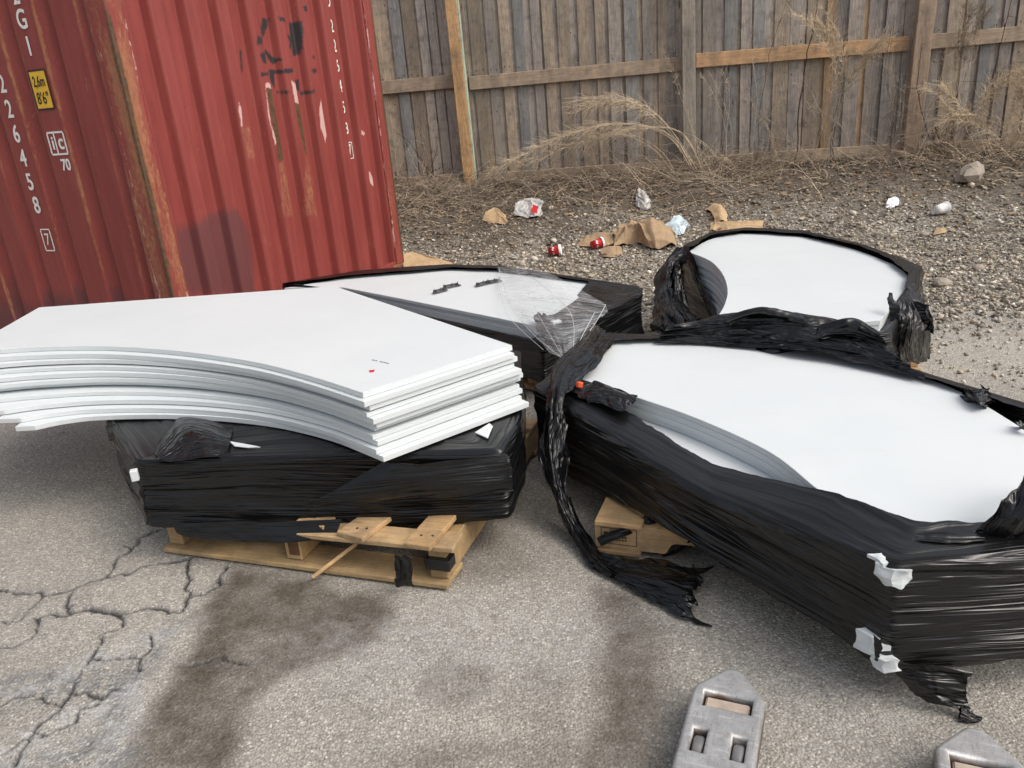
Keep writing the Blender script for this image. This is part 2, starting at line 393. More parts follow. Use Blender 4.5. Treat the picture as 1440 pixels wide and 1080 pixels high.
# ------------------------------------------------------------------ ground
FP0 = np.array([-.253, 8.973]); FP1 = np.array([2.075, 8.60]); FP2 = np.array([4.228, 8.25])
FD = (FP2 - FP0) / np.linalg.norm(FP2 - FP0); FN = np.array([FD[1], -FD[0]])  # FN points to the camera
if FN[1] > 0: FN = -FN
def qdist(x, y): return (np.asarray(x) - FP0[0]) * FN[0] + (np.asarray(y) - FP0[1]) * FN[1]
def bank(x, y):
    """height of the gravel bank"""
    q = qdist(x, y); al = (np.asarray(x) - FP0[0]) * FD[0] + (np.asarray(y) - FP0[1]) * FD[1]
    e = 4.35 + .25 * fbm(al * .9, 3.3, 0, 5)
    z = .42 * (1 - sstep(.1, 3.3, q)) + .045 * (1 - sstep(3.7, e + .35, q)) - .035
    z = z + .035 * fbm(al * 1.3, q * 1.3, 0, 11) * sstep(4.7, 3.8, q) + .030 * fbm(al * 3.1, q * 3.1, 0, 13) * sstep(3.4, 2.0, q) + .018 * fbm(al * 7, q * 7, 0, 12) * sstep(4.9, 3.6, q)
    z = z - .10 * np.exp(-((np.asarray(x) - .28) / .3) ** 2 - ((np.asarray(y) - 6.75) / .16) ** 2)
    return np.maximum(z, -.035) - .3 * sstep(4.6, 5.4, q)
def gz(x, y): return np.maximum(bank(x, y), 0.0)
def onground(px, py):
    v = ray(px, py); o = np.array([0, 0, H]); ts = np.linspace(.5, 14, 6000)
    P = o + v * ts[:, None]; i = np.argmax(P[:, 2] < gz(P[:, 0], P[:, 1])); return P[i]

def lin(*segs):
    out = []
    for a, b, s in segs: out += list(np.arange(a, b, s))
    return np.array(out)
gx = np.concatenate([-np.geomspace(2.6, 900, 40)[::-1], lin((-2.55, -2.3, .05), (-2.3, -.5, .006), (-.5, 1.2, .0085), (1.2, 2.6, .03)), np.geomspace(2.65, 900, 40)])
gy = np.concatenate([-np.geomspace(.3, 900, 30)[::-1], lin((-.2, 1.1, .04), (1.1, 2.6, .0065), (2.6, 6, .03)), np.geomspace(6.1, 1200, 40)])
GX, GY = np.meshgrid(gx, gy); P2 = np.stack([GX.ravel(), GY.ravel()], 1)
Z4 = lambda pts: [at(x / 2.841, 700 + y / 2.841, 0)[:2] for x, y in pts]
cracks = [
    (Z4([(-40, 360), (0, 368), (80, 375), (160, 390), (240, 380), (300, 355), (370, 325), (430, 308), (440, 270), (470, 230), (520, 190), (600, 140), (640, 120)]), .0085),
    (Z4([(430, 308), (520, 295), (600, 265), (660, 262), (750, 240)]), .007),
    (Z4([(-30, 500), (0, 495), (80, 480), (140, 420), (160, 395)]), .007),
    (Z4([(150, 470), (220, 462), (290, 455), (400, 440), (480, 465), (560, 450), (640, 440), (720, 445), (765, 395), (820, 380), (865, 345), (870, 310), (900, 270)]), .009),
    (Z4([(750, 240), (755, 330), (765, 395)]), .008), (Z4([(275, 380), (285, 455)]), .006), (Z4([(500, 180), (530, 190)]), .004),
    (Z4([(600, 540), (590, 600), (540, 640), (560, 690)]), .007), (Z4([(480, 470), (480, 520), (400, 545), (360, 630), (320, 690), (300, 760), (240, 820), (120, 940), (40, 1000)]), .005),
    (Z4([(1000, 660), (860, 640), (720, 665)]), .004), (Z4([(-20, 600), (60, 590), (130, 560), (150, 520), (150, 470)]), .004),
    (Z4([(-20, 840), (60, 800), (140, 790), (240, 820)]), .005), (Z4([(360, 630), (440, 640), (540, 640)]), .004),
    (Z4([(60, 1060), (120, 940), (200, 930), (300, 900), (340, 830), (420, 800)]), .005), (Z4([(300, 760), (360, 790), (420, 800), (470, 760)]), .004)]
near = (P2[:, 0] > -2.6) & (P2[:, 0] < 1.6) & (P2[:, 1] > .8) & (P2[:, 1] < 3)
Pn = P2[near]; wob = np.stack([fbm(Pn[:, 0] * 20, Pn[:, 1] * 20, 0, 3, 5), fbm(Pn[:, 0] * 20, Pn[:, 1] * 20, 4, 9, 5)], 1) * .026
ck = np.zeros(len(Pn)); halo = np.zeros(len(Pn))
for pl, wd in cracks:
    wv = wd * (1.0 + .55 * fbm(Pn[:, 0] * 7, Pn[:, 1] * 7, 2, 21))
    ds = segdist(Pn + wob, pl); wv = np.maximum(wv * (.85 + .5 * fbm(Pn[:, 0] * 30, Pn[:, 1] * 30, 1, 51)), .0042); ck = np.maximum(ck, 1 - sstep(wv * .4, wv * 1.15, ds)); halo = np.maximum(halo, .45 * np.exp(-(ds / .026) ** 2))
crack = np.zeros(len(P2)); crack[near] = ck
def blob(cx, cy, rx, ry, rot=0, px=True, soft=.5):
    c = at(cx, cy, 0)[:2]
    d = P2 - c; ca, sa = math.cos(rot), math.sin(rot)
    a = (d[:, 0] * ca + d[:, 1] * sa) / rx; b = (-d[:, 0] * sa + d[:, 1] * ca) / ry
    r = np.sqrt(a * a + b * b) + .35 * fbm(P2[:, 0] * 5, P2[:, 1] * 5, cx * .01, 17)
    return 1 - sstep(1 - soft, 1 + soft * .4, r)
def pblob(px_poly, soft=.05):
    poly = np.array([at(x, y, 0)[:2] for x, y in px_poly]); n = len(poly)
    inside = np.zeros(len(P2), bool); x, y = P2[:, 0], P2[:, 1]; j = n - 1
    for i in range(n):
        yi, yj = poly[i, 1], poly[j, 1]
        cnd = ((yi > y) != (yj > y)) & (x < (poly[j, 0] - poly[i, 0]) * (y - yi) / (yj - yi + 1e-12) + poly[i, 0]); inside ^= cnd; j = i
    out = np.zeros(len(P2)); m = (abs(x - poly[:, 0].mean()) < 2) & (abs(y - poly[:, 1].mean()) < 2)
    d = segdist(P2[m], list(poly) + [poly[0]]); sd_ = np.where(inside[m], d, -d) + .05 * fbm(x[m] * 7, y[m] * 7, 0, 31)
    out[m] = sstep(-soft, soft, sd_); return out
dirt = pblob([(330, 795), (420, 815), (545, 830), (560, 850), (545, 885), (500, 925), (400, 950), (350, 990), (330, 1030), (300, 1090), (180, 1090), (205, 1000), (250, 930), (270, 870)])
dirt = np.maximum(dirt, .88 * pblob([(840, 830), (895, 830), (925, 900), (940, 960), (935, 1090), (820, 1090), (825, 980), (835, 900)], .06))
dirt = np.maximum(dirt, .5 * blob(620, 770, .4, .2, -.3)); dirt = np.maximum(dirt, .5 * blob(640, 960, .12, .10)); dirt = np.maximum(dirt, .35 * blob(760, 1010, .12, .2))
dirt = np.maximum(dirt, .45 * blob(900, 740, .5, .2, -.5)); dirt = np.maximum(dirt, .5 * blob(700, 1060, .35, .08))
tar = np.maximum(pblob([(-40, 955), (40, 950), (110, 940), (180, 930), (215, 890), (255, 860), (250, 905), (215, 950), (190, 1000), (175, 1090), (120, 1090), (140, 1000), (110, 970), (40, 985), (-40, 990)], .05), .8 * blob(60, 1075, .25, .05, .5))
tar[near] = np.maximum(tar[near], halo)
pale = np.maximum(np.maximum(blob(100, 1010, .22, .05, .6), blob(60, 960, .18, .03, .4)), np.maximum(.9 * blob(170, 1010, .05, .18, .2), .7 * blob(190, 905, .2, .05, .5)))
pale = np.maximum(pale, .6 * blob(40, 1060, .15, .06, .5)); pale = np.maximum(pale, .45 * blob(650, 900, .5, .25))
pale = np.maximum(pale, .4 * blob(1130, 980, .3, .2))
gzv = .006 * fbm(P2[:, 0] * 1.1, P2[:, 1] * 1.1, 0, 2) * sstep(6, 4, np.abs(P2[:, 0])) * sstep(12, 8, np.abs(P2[:, 1])) - .012 * crack - .004
V = np.stack([P2[:, 0], P2[:, 1], gzv], 1)
kind(mk('ground', V, gridf(len(gx), len(gy)), ASPH, smooth=True, attrs=dict(crack=crack, dirt=dirt, tar=tar, pale=pale)), 'structure')

bx = np.concatenate([lin((-14, -2, .25), (-2, 7, .035), (7, 20, .3))]); by = np.concatenate([lin((3, 9.6, .035), (9.6, 16, .3))])
BX, BY = np.meshgrid(bx, by); bz = bank(BX.ravel(), BY.ravel())
# level ground beyond the fence
qq = qdist(BX.ravel(), BY.ravel()); soil = np.clip(sstep(2.5, .8, qq + .7 * fbm(BX.ravel() * 1.7, BY.ravel() * 1.7, 0, 61)) + .55 * sstep(.15, .5, fbm(BX.ravel() * 1.2, BY.ravel() * 1.2, 0, 62)) * (qq < 3.2), 0, 1)
kind(mk('gravel_bank', np.stack([BX.ravel(), BY.ravel(), bz], 1), gridf(len(bx), len(by)), GRAV, smooth=True, attrs=dict(soil=soil)), 'structure')

# loose stones on the bank: far too many to count
def stones(n, xr, yr, smin, smax, seed, dens=None, z_off=.25):
    r = np.random.default_rng(seed)
    x = r.uniform(*xr, n); y = r.uniform(*yr, n); q = qdist(x, y)
    vis = (np.abs(x) < .75 * y + .3) & (q > .05) & (y > 2.3)
    keep = vis & (r.random(n) < dens(x, y, q))
    x, y, q = x[keep], y[keep], q[keep]; n = len(x)
    s = smin * (smax / smin) ** (r.random(n) ** 2.2)
    t = (1 + 5 ** .5) / 2
    ico = .95 * np.array([(-1, t, 0), (1, t, 0), (-1, -t, 0), (1, -t, 0), (0, -1, t), (0, 1, t), (0, -1, -t), (0, 1, -t), (t, 0, -1), (t, 0, 1), (-t, 0, -1), (-t, 0, 1)]) / 1.9
    fi = np.array([(0, 11, 5), (0, 5, 1), (0, 1, 7), (0, 7, 10), (0, 10, 11), (1, 5, 9), (5, 11, 4), (11, 10, 2), (10, 7, 6), (7, 1, 8), (3, 9, 4), (3, 4, 2), (3, 2, 6), (3, 6, 8), (3, 8, 9), (4, 9, 5), (2, 4, 11), (6, 2, 10), (8, 6, 7), (9, 8, 1)])
    Vv = ico[None] * (1 + .35 * r.standard_normal((n, 12, 1)).clip(-1.2, 1.2) * .7)
    Vv = Vv * (r.uniform(.55, 1.25, (n, 1, 3)) * np.array([1, 1, .7]))
    a = r.uniform(0, 6.28, n); ca, sa = np.cos(a)[:, None], np.sin(a)[:, None]
    X = Vv[..., 0] * ca - Vv[..., 1] * sa; Y = Vv[..., 0] * sa + Vv[..., 1] * ca; Zz = Vv[..., 2] + X * r.uniform(-.4, .4, (n, 1))
    z = gz(x, y)
    out = np.stack([X * s[:, None] + x[:, None], Y * s[:, None] + y[:, None], Zz * s[:, None] + z[:, None] + s[:, None] * z_off], 2).reshape(-1, 3)
    pal = np.array([(.17, .16, .145), (.25, .235, .21), (.11, .10, .09), (.33, .315, .29), (.27, .23, .18), (.46, .45, .42), (.075, .068, .06), (.21, .18, .145)])
    ci = r.choice(len(pal), n, p=[.2, .2, .16, .12, .1, .05, .08, .09]); c = pal[ci] * r.uniform(.8, 1.2, (n, 1))
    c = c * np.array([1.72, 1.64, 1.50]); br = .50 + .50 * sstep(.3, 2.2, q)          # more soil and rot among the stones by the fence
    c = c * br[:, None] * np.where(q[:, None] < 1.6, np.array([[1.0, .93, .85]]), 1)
    return out, (fi[None] + 12 * np.arange(n)[:, None, None]).reshape(-1, 3), np.repeat(c, 12, 0)
patch = lambda x, y: fbm(x * 1.6, y * 1.6, 0, 41)
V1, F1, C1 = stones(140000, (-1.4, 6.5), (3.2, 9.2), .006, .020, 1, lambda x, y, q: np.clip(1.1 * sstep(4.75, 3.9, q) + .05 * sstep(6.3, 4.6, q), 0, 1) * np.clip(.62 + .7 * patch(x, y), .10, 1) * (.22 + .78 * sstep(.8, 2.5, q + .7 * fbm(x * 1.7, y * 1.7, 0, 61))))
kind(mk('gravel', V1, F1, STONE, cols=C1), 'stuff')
V1, F1, C1 = stones(650, (-1.4, 6.5), (3.2, 9.2), .020, .048, 2, lambda x, y, q: .8 * sstep(4.7, 4.0, q) * np.clip(.5 + 1.2 * patch(x + 7, y), 0, 1), .2)
kind(mk('coarse_gravel', V1, F1, STONE, cols=C1), 'stuff')
V1, F1, C1 = stones(2600, (-2.5, 3.2), (1.2, 5), .0025, .009, 3, lambda x, y, q: np.clip(.15 + .5 * patch(x * 2, y * 2), .03, 1) + 0 * q, .3)
kind(mk('grit', V1, F1, STONE, cols=C1 * 1.15), 'stuff')

V1, F1, C1 = stones(26000, (.6, 5.5), (2.4, 5.6), .003, .012, 4, lambda x, y, q: np.clip(sstep(6.1, 4.2, q) * (.5 + .9 * patch(x * 1.4, y * 1.4)), 0, 1), .3)
kind(mk('fine_gravel', V1, F1, STONE, cols=C1 * 1.05), 'stuff')

# ------------------------------------------------------------------ shipping container
CC = np.array([-1.836, 4.30]); CE = np.array([.42, .9075]); CE /= np.linalg.norm(CE); CL = np.array([-CE[1], CE[0]])
crz = math.atan2(CE[1], CE[0]); CZ = 0.0
CW, CLn, CH = 2.438, 6.058, 2.591
ct = thing('shipping_container', (CC[0], CC[1], CZ), 'rusty red corrugated steel shipping container with white number markings beside the board fence', 'shipping container', rz=crz)
def loc(p): d = np.array(p[:2]) - CC; return np.array([d @ CE, d @ CL, p[2] - CZ])
def endpt(px, py): p = loc(onplane(px, py, [*CC, 0], np.array([*CL, 0]))); return p[0], p[2]   # (x, z) on the end wall
def sidept(px, py): p = loc(onplane(px, py, [*CC, 0], np.array([*CE, 0]))); return p[1], p[2]  # (y, z) on the long side
def profile(a, b, pitch, flat_o, slope, depth, phase, out_off):
    """trapezoid corrugation: returns depth below the outer face as function of s"""
    def f(s):
        t = np.mod(s - phase, pitch); sstep = lambda a_, b_, x_: np.clip((x_ - a_) / (b_ - a_), 0, 1)
        return out_off + depth * (sstep(flat_o, flat_o + slope, t) - sstep(pitch - slope, pitch, t))
    return f
idx = endpt(489, 110)[0]
endf = profile(0, 1, .252, .090, .024, .060, idx - .178, .012)
xs = np.arange(.108, CW - .108, .006); zs = np.arange(.14, CH - .1, .010)
XX, ZZ = np.meshgrid(xs, zs); ex, ez = XX.ravel(), ZZ.ravel()
E2 = np.stack([ex, ez], 1)
def emask(px_poly, soft=.012):
    poly = np.array([endpt(x, y) for x, y in px_poly]); n = len(poly); inside = np.zeros(len(E2), bool); x, y = E2[:, 0], E2[:, 1]; j = n - 1
    for i in range(n):
        yi, yj = poly[i, 1], poly[j, 1]
        inside ^= ((yi > y) != (yj > y)) & (x < (poly[j, 0] - poly[i, 0]) * (y - yi) / (yj - yi + 1e-12) + poly[i, 0]); j = i
    d = segdist(E2, list(poly) + [poly[0]]); return sstep(-soft, soft, np.where(inside, d, -d))
Z2 = lambda pts: [(300 + x / 3.6, y / 3.6) for x, y in pts]
black = np.zeros(len(E2))
for pl in ([(295, 80), (315, 90), (318, 130), (285, 205), (280, 170)], [(335, 85), (395, 95), (395, 108), (350, 105)], [(430, 110), (458, 105), (470, 270), (448, 275), (432, 180)],
           [(462, 30), (480, 30), (490, 55), (470, 55)], [(230, 185), (250, 185), (262, 222), (230, 225)], [(285, 215), (300, 235), (360, 300), (345, 320), (320, 290)],
           [(245, 275), (275, 260), (288, 320), (262, 315)], [(505, 290), (530, 272), (545, 295), (525, 300)], [(400, 140), (432, 180), (440, 210), (420, 185)], [(415, 250), (440, 200), (440, 230), (425, 260)],
           [(325, 350), (440, 345), (440, 365), (330, 372)], [(245, 370), (300, 365), (300, 378), (250, 385)], [(450, 400), (475, 400), (480, 460), (455, 450)], [(360, 455), (395, 460), (395, 470), (365, 468)], [(505, 350), (548, 345), (545, 362), (510, 368)], [(480, 462), (520, 455), (518, 470), (485, 476)], [(180, 250), (188, 250), (195, 350), (188, 360)], [(325, 370), (352, 370), (356, 440), (345, 430)]):
    black = np.maximum(black, emask(Z2(pl), .030))
bare = np.zeros(len(E2))
for pl in ([(278, 440), (310, 450), (330, 600), (345, 700), (365, 760), (358, 815), (335, 810), (325, 700), (300, 600)], [(418, 520), (455, 530), (475, 640), (492, 740), (490, 805), (470, 770), (440, 640)]):
    bare = np.maximum(bare, emask(Z2(pl), .022))
palem = np.zeros(len(E2))
for pl in ([(268, 415), (300, 415), (318, 450), (330, 600), (310, 470), (275, 445), (300, 620), (330, 720), (320, 740), (285, 590)], [(400, 400), (425, 420), (450, 470), (460, 540), (420, 520)], [(555, 450), (570, 480), (592, 640), (575, 720), (550, 650), (542, 560)],
           [(135, 510), (150, 540), (160, 640), (148, 640), (136, 560)], [(755, 655), (775, 670), (770, 690), (755, 685)], [(790, 850), (815, 900), (820, 945), (800, 930)]):
    palem = np.maximum(palem, emask(Z2(pl), .02) * .8)
rust = np.zeros(len(E2))
for pl in ([(335, 820), (370, 800), (400, 1000), (420, 1100), (360, 1100)], [(480, 760), (500, 780), (515, 900), (540, 1100), (480, 1100), (465, 880)], [(150, 640), (200, 640), (220, 800), (180, 810)]):
    rust = np.maximum(rust, .55 * emask(Z2(pl), .02))
faded = np.maximum(emask([(255, 415), (250, 330), (300, 300), (345, 290), (365, 330), (372, 415)], .09), .8 * emask([(228, 415), (232, 360), (255, 340), (262, 415)], .08))
yy = endf(ex)
kids = []
def cont_attrs(n, **k):
    a = {q: np.zeros(n) for q in ('black', 'bare', 'pale', 'rust', 'faded')}; a.update(k); return a
mk('end_panel', np.stack([ex, yy, ez], 1), gridf(len(xs), len(zs)), RED, ct, attrs=cont_attrs(len(ex), black=black, bare=bare, pale=palem, rust=rust, faded=faded))
# long side panel
c2 = sidept(78, 205)[0]; c1 = sidept(31, 225)[0]
sidef = profile(0, 1, (c1 - c2), (c1 - c2) * .56, .055, .034, c2 - (c1 - c2) * .28, .012)
ysd = np.concatenate([np.arange(.138, 1.6, .006), np.arange(1.6, CLn - .13, .02)]); zsd = np.arange(.14, CH - .1, .012)
YY, ZZ = np.meshgrid(ysd, zsd); sy, sz = YY.ravel(), ZZ.ravel()
pitch = c1 - c2
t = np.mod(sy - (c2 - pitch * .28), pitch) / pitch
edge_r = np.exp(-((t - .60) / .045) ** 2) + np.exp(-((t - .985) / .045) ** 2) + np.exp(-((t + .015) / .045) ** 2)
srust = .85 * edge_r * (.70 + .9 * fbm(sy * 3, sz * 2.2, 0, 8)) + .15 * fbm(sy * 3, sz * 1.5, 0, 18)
sdark = .75 * sstep(.55, .3, sz + .12 * fbm(sy * 5, sz * 5, 0, 4)) + .35 * sstep(.65, .75, t) * sstep(.99, .93, t)  # darker purple low on the side panel and in its corrugation recesses
mk('side_panel', np.stack([sidef(sy), sy, sz], 1), gridf(len(ysd), len(zsd))[:, ::-1], RED, ct, attrs=cont_attrs(len(sy), rust=srust, faded=sdark))
# frame: posts, rails, castings
def post(x0, x1, y0, y1, cx, cy, name='corner_post', rs=1.35):
    zz = np.arange(.118, CH - .118 + .001, .02)
    prof = []
    def arc(ax, ay, bx_, by_, n): return [(ax + (bx_ - ax) * i / n, ay + (by_ - ay) * i / n) for i in range(n)]
    prof = arc(x0, y0, x1, y0, 12) + arc(x1, y0, x1, y1, 10) + arc(x1, y1, x0, y1, 12) + arc(x0, y1, x0, y0, 12)
    prof = np.array(prof); n = len(prof)
    Vp = np.array([(x, y, z) for z in zz for x, y in prof]); u = np.tile(np.arange(n), len(zz)) / n
    dc = np.hypot(Vp[:, 0] - cx, Vp[:, 1] - cy)
    r_ = rs * (.60 + .8 * fbm(Vp[:, 0] * 9 + Vp[:, 1] * 9, Vp[:, 2] * 1.6, 0, 3))
    b_ = (.72 + .6 * fbm(u * 5, Vp[:, 2] * 3, 0, 6)) * np.exp(-(dc / .030) ** 2)
    p_ = .40 * np.exp(-((dc - .105) / .014) ** 2) * (1 + fbm(u * 9, Vp[:, 2] * 6, 0, 7))
    mk(name, Vp, gridf(n, len(zz), True), RED, ct, attrs=cont_attrs(len(Vp), rust=r_, bare=b_, pale=p_))
post(0, .108, 0, .138, 0, 0)
post(CW - .108, CW, 0, .138, CW, 0, rs=.45)
post(0, .108, CLn - .13, CLn, 0, CLn); post(CW - .108, CW, CLn - .13, CLn, CW, CLn)
for nm, c, s in (('bottom_rail', (CW / 2, .06, .07), (CW - .21, .10, .14)), ('top_rail', (CW / 2, .06, CH - .05), (CW - .21, .10, .10)),
                 ('bottom_rail', (.05, CLn / 2, .07), (.085, CLn - .26, .14)), ('top_rail', (.05, CLn / 2, CH - .05), (.085, CLn - .26, .10))):
    b = MB(); b.box(c, s, bev=.006); o = b.build(nm, RED, ct)
b = MB()
b.box((CW / 2, CLn / 2, CH - .02), (CW - .03, CLn - .03, .02)); b.build('roof', RED, ct)
b = MB(); b.box((CW - .03, CLn / 2, CH / 2), (.03, CLn - .27, CH - .06)); b.build('side_panel', RED, ct)
b = MB(); b.box((CW / 2, CLn - .03, CH / 2), (CW - .23, .03, CH - .06)); b.build('door_panel', RED, ct)
for x in (0, CW - .162):
    for y in (0, CLn - .178):
        for z in (0, CH - .116):
            b = MB(); b.box((x + .081, y + .089, z + .057), (.172, .186, .122), bev=.012); b.build('corner_casting', RUSTY, ct)
def text_mesh(name, s, size, M, mat, parent, sx=.72, ext=.0006, off=0.0):
    cu = bpy.data.curves.new('lettering', 'FONT'); cu.body = s; cu.size = size; cu.extrude = ext; cu.align_x = 'CENTER'; cu.align_y = 'CENTER'; cu.offset = off
    to = bpy.data.objects.new('lettering', cu); COL.objects.link(to)
    dg = bpy.context.evaluated_depsgraph_get(); dg.update()
    me = bpy.data.meshes.new_from_object(to.evaluated_get(dg)); bpy.data.objects.remove(to); bpy.data.curves.remove(cu)
    me.transform(M @ Matrix.Diagonal((sx, 1, 1, 1))); me.name = name
    me.materials.clear(); me.materials.append(mat)
    o = bpy.data.objects.new(name, me); COL.objects.link(o); o.parent = parent; return o
def MS(y, z, off=.003):      # a frame on the long side: text runs towards the post, faces -X
    x = float(sidef(np.array([y]))[0]) - off
    return Matrix(((0, 0, -1, x), (-1, 0, 0, y), (0, 1, 0, z), (0, 0, 0, 1)))
def ME(x, z, off=.004):      # a frame on the end wall, faces -Y
    y = float(endf(np.array([x]))[0]) - off
    return Matrix(((1, 0, 0, x), (0, 0, -1, y), (0, 1, 0, z), (0, 0, 0, 1)))
z6 = sidept(22, 190)[1]; dz = (sidept(2, 119)[1] - sidept(50, 290)[1]) / 5
col1 = 'U226458'
for i, ch in enumerate(col1[::-1]):
    zc = sidept(50, 290)[1] + i * dz; text_mesh('number_marking', ch, .132, MS(c1, zc), WHITEP, ct, .80, off=.002)
zc = sidept(65, 338)[1]; text_mesh('number_marking', '7', .10, MS(c1 - .01, zc), WHITEP, ct, .78)
def frame_mesh(name, w_, h_, th, M, mat, parent):
    b = MB()
    for c, s in (((0, h_ / 2, 0), (w_, th, .001)), ((0, -h_ / 2, 0), (w_, th, .001)), ((w_ / 2, 0, 0), (th, h_ - th, .001)), ((-w_ / 2, 0, 0), (th, h_ - th, .001))): b.box(c, s)
    b.v = [tuple(M @ Vector(p)) for p in b.v]; return b.build(name, mat, parent)
frame_mesh('number_frame', .075, .125, .007, MS(c1 - .01, zc), WHITEP, ct)
for ch, py in (('2', -42), ('2', -12), ('G', 25), ('1', 65)):
    text_mesh('size_code_marking', ch, .132, MS(c2 + .01, sidept(47, py)[1]), WHITEP, ct, .80, off=.002)
zc = sidept(60, 126)[1]; yc = c2 + .005
b = MB(); b.box((0, 0, 0), (.125, .19, .002)); b.v = [tuple(MS(yc, zc, .003) @ Vector(p)) for p in b.v]; stk = b.build('height_sticker', YELLOW, ct)
frame_mesh('sticker_border', .13, .195, .009, MS(yc, zc, .0045), BLACKP, stk)
text_mesh('sticker_lettering', '2,6m', .075, MS(yc, zc + .04, .0055), BLACKP, stk, .62, off=.0008)
text_mesh('sticker_lettering', "8'6\"", .085, MS(yc, zc - .045, .0055), BLACKP, stk, .72, off=.0004)
zc = sidept(76, 202)[1]; yc = c2 - .008
frame_mesh('logo_frame', .125, .115, .010, MS(yc, zc), WHITEP, ct)
text_mesh('logo_lettering', 'i', .10, MS(yc + .034, zc), WHITEP, ct, .9, off=.002); text_mesh('logo_lettering', 'c', .115, MS(yc - .028, zc + .004), WHITEP, ct, .85, off=.002)
b = MB(); b.box((0, 0, 0), (.009, .105, .001)); b.v = [tuple(MS(yc + .012, zc) @ Vector(p)) for p in b.v]; b.build('logo_bar', WHITEP, ct)
text_mesh('logo_lettering', '70', .085, MS(yc - .022, zc - .118), WHITEP, ct, .85, off=.002)
for ch, py in (('U', 0), ('2', 36), ('2', 64), ('6', 92), ('4', 121), ('5', 151), ('8', 181), ('7', 212)):
    text_mesh('number_marking', ch, .115, ME(idx - .005, endpt(476 + py * .1, py)[1]), WHITEP, ct, .62, off=.002)
frame_mesh('number_frame', .07, .115, .006, ME(idx - .005, endpt(497, 212)[1]), WHITEP, ct)

# ------------------------------------------------------------------ wooden fence
fa = math.atan2(FD[1], FD[0])
ft = thing('wooden_fence', (FP0[0], FP0[1], .40), 'tall weathered grey brown board fence along the gravel bank', 'fence', rz=fa)
# local: x along the fence, y away from the camera, z up
s1 = float((FP1 - FP0) @ FD); s2 = float((FP2 - FP0) @ FD)
posts = [-4.75, -2.38, 0, s1, s2, s2 + 2.3, s2 + 4.65, s2 + 7.0]
rf = random.Random(4)
for i, s in enumerate(posts):
    b = MB(); new = (s == 0)
    c = (1.75, 1.18, .66) if new else ((.98, .95, .88) if i == 3 else (1.2, .98, .8))
    wd = .125 if new else (.13 if i != 4 else .155)
    b.box((0, 0, 1.1), (wd, .09, 2.6), bev=.005, col=c); o = b.build('post', FENCEW, ft)
    o.location = (s, -.115, -.05); o.rotation_euler = (0, {0: -.010, 4: .02}.get(i if not new else 0, rf.uniform(-.01, .01)), 0)
    if new:
        b = MB(); b.box((.066, .0, 1.1), (.012, .085, 2.5), col=(1.3, 1.7, 1.5)); gs = b.build('treated_edge', FENCEW, o)
for i in range(len(posts) - 1):
    a, e = posts[i] + .07, posts[i + 1] - .07; L = e - a
    b = MB(); x = posts[i] - .02; k = 0
    while x < posts[i + 1] - .02:
        wd = rf.uniform(.085, .15); near_ = k % 2 == 0
        g = rf.uniform(.70, 1.22); hue = rf.random()
        col = (g, g * .98, g * .99) if hue < .55 else ((g * 1.10, g, g * .88) if hue < .84 else ((g * 1.35, g * 1.02, g * .70) if hue < .87 else (g * .80, g * .87, g * .95)))
        b.box((x + wd / 2, (.012 if near_ else .034) + rf.uniform(-.002, .002), 1.12 + rf.uniform(-.02, .02)), (wd, .018, 2.28), ry=rf.uniform(-.004, .004), col=col, bev=.002)
        for zz in (.15, 1.13, 2.1, rf.uniform(.3, .9), rf.uniform(1.3, 1.9)):
            for k2 in ((.25, .75) if zz in (.15, 1.13, 2.1) else (rf.uniform(.2, .8),)):
                if rf.random() < .75: b.box((x + wd * k2, (.0035 if near_ else .0255), zz + rf.uniform(.06, .10)), (.010, .0012, rf.uniform(.010, .018)), col=(.12, .11, .11))
        x += wd * (.62 if rf.random() < .7 else .9); k += 1
    b.build('board_panel', FENCEW, ft)
    for z, nm in ((.105, 'rail'), (1.115, 'rail'), (2.12, 'rail')):
        b = MB(); z2 = z + rf.uniform(-.015, .015)
        g = rf.uniform(.9, 1.1); c = (g * 1.1, g, g * .9)
        if i == 3 and z > 1 and z < 2: c = (1.35, 1.0, .68)
        b.box((0, 0, 0), (L - .004, .036, .135 if z > .5 else .125), col=c, bev=.004); o = b.build(nm, RAILW, ft)
        o.location = ((a + e) / 2, -.019, z2); o.rotation_euler = (0, rf.uniform(-.006, .006), 0)

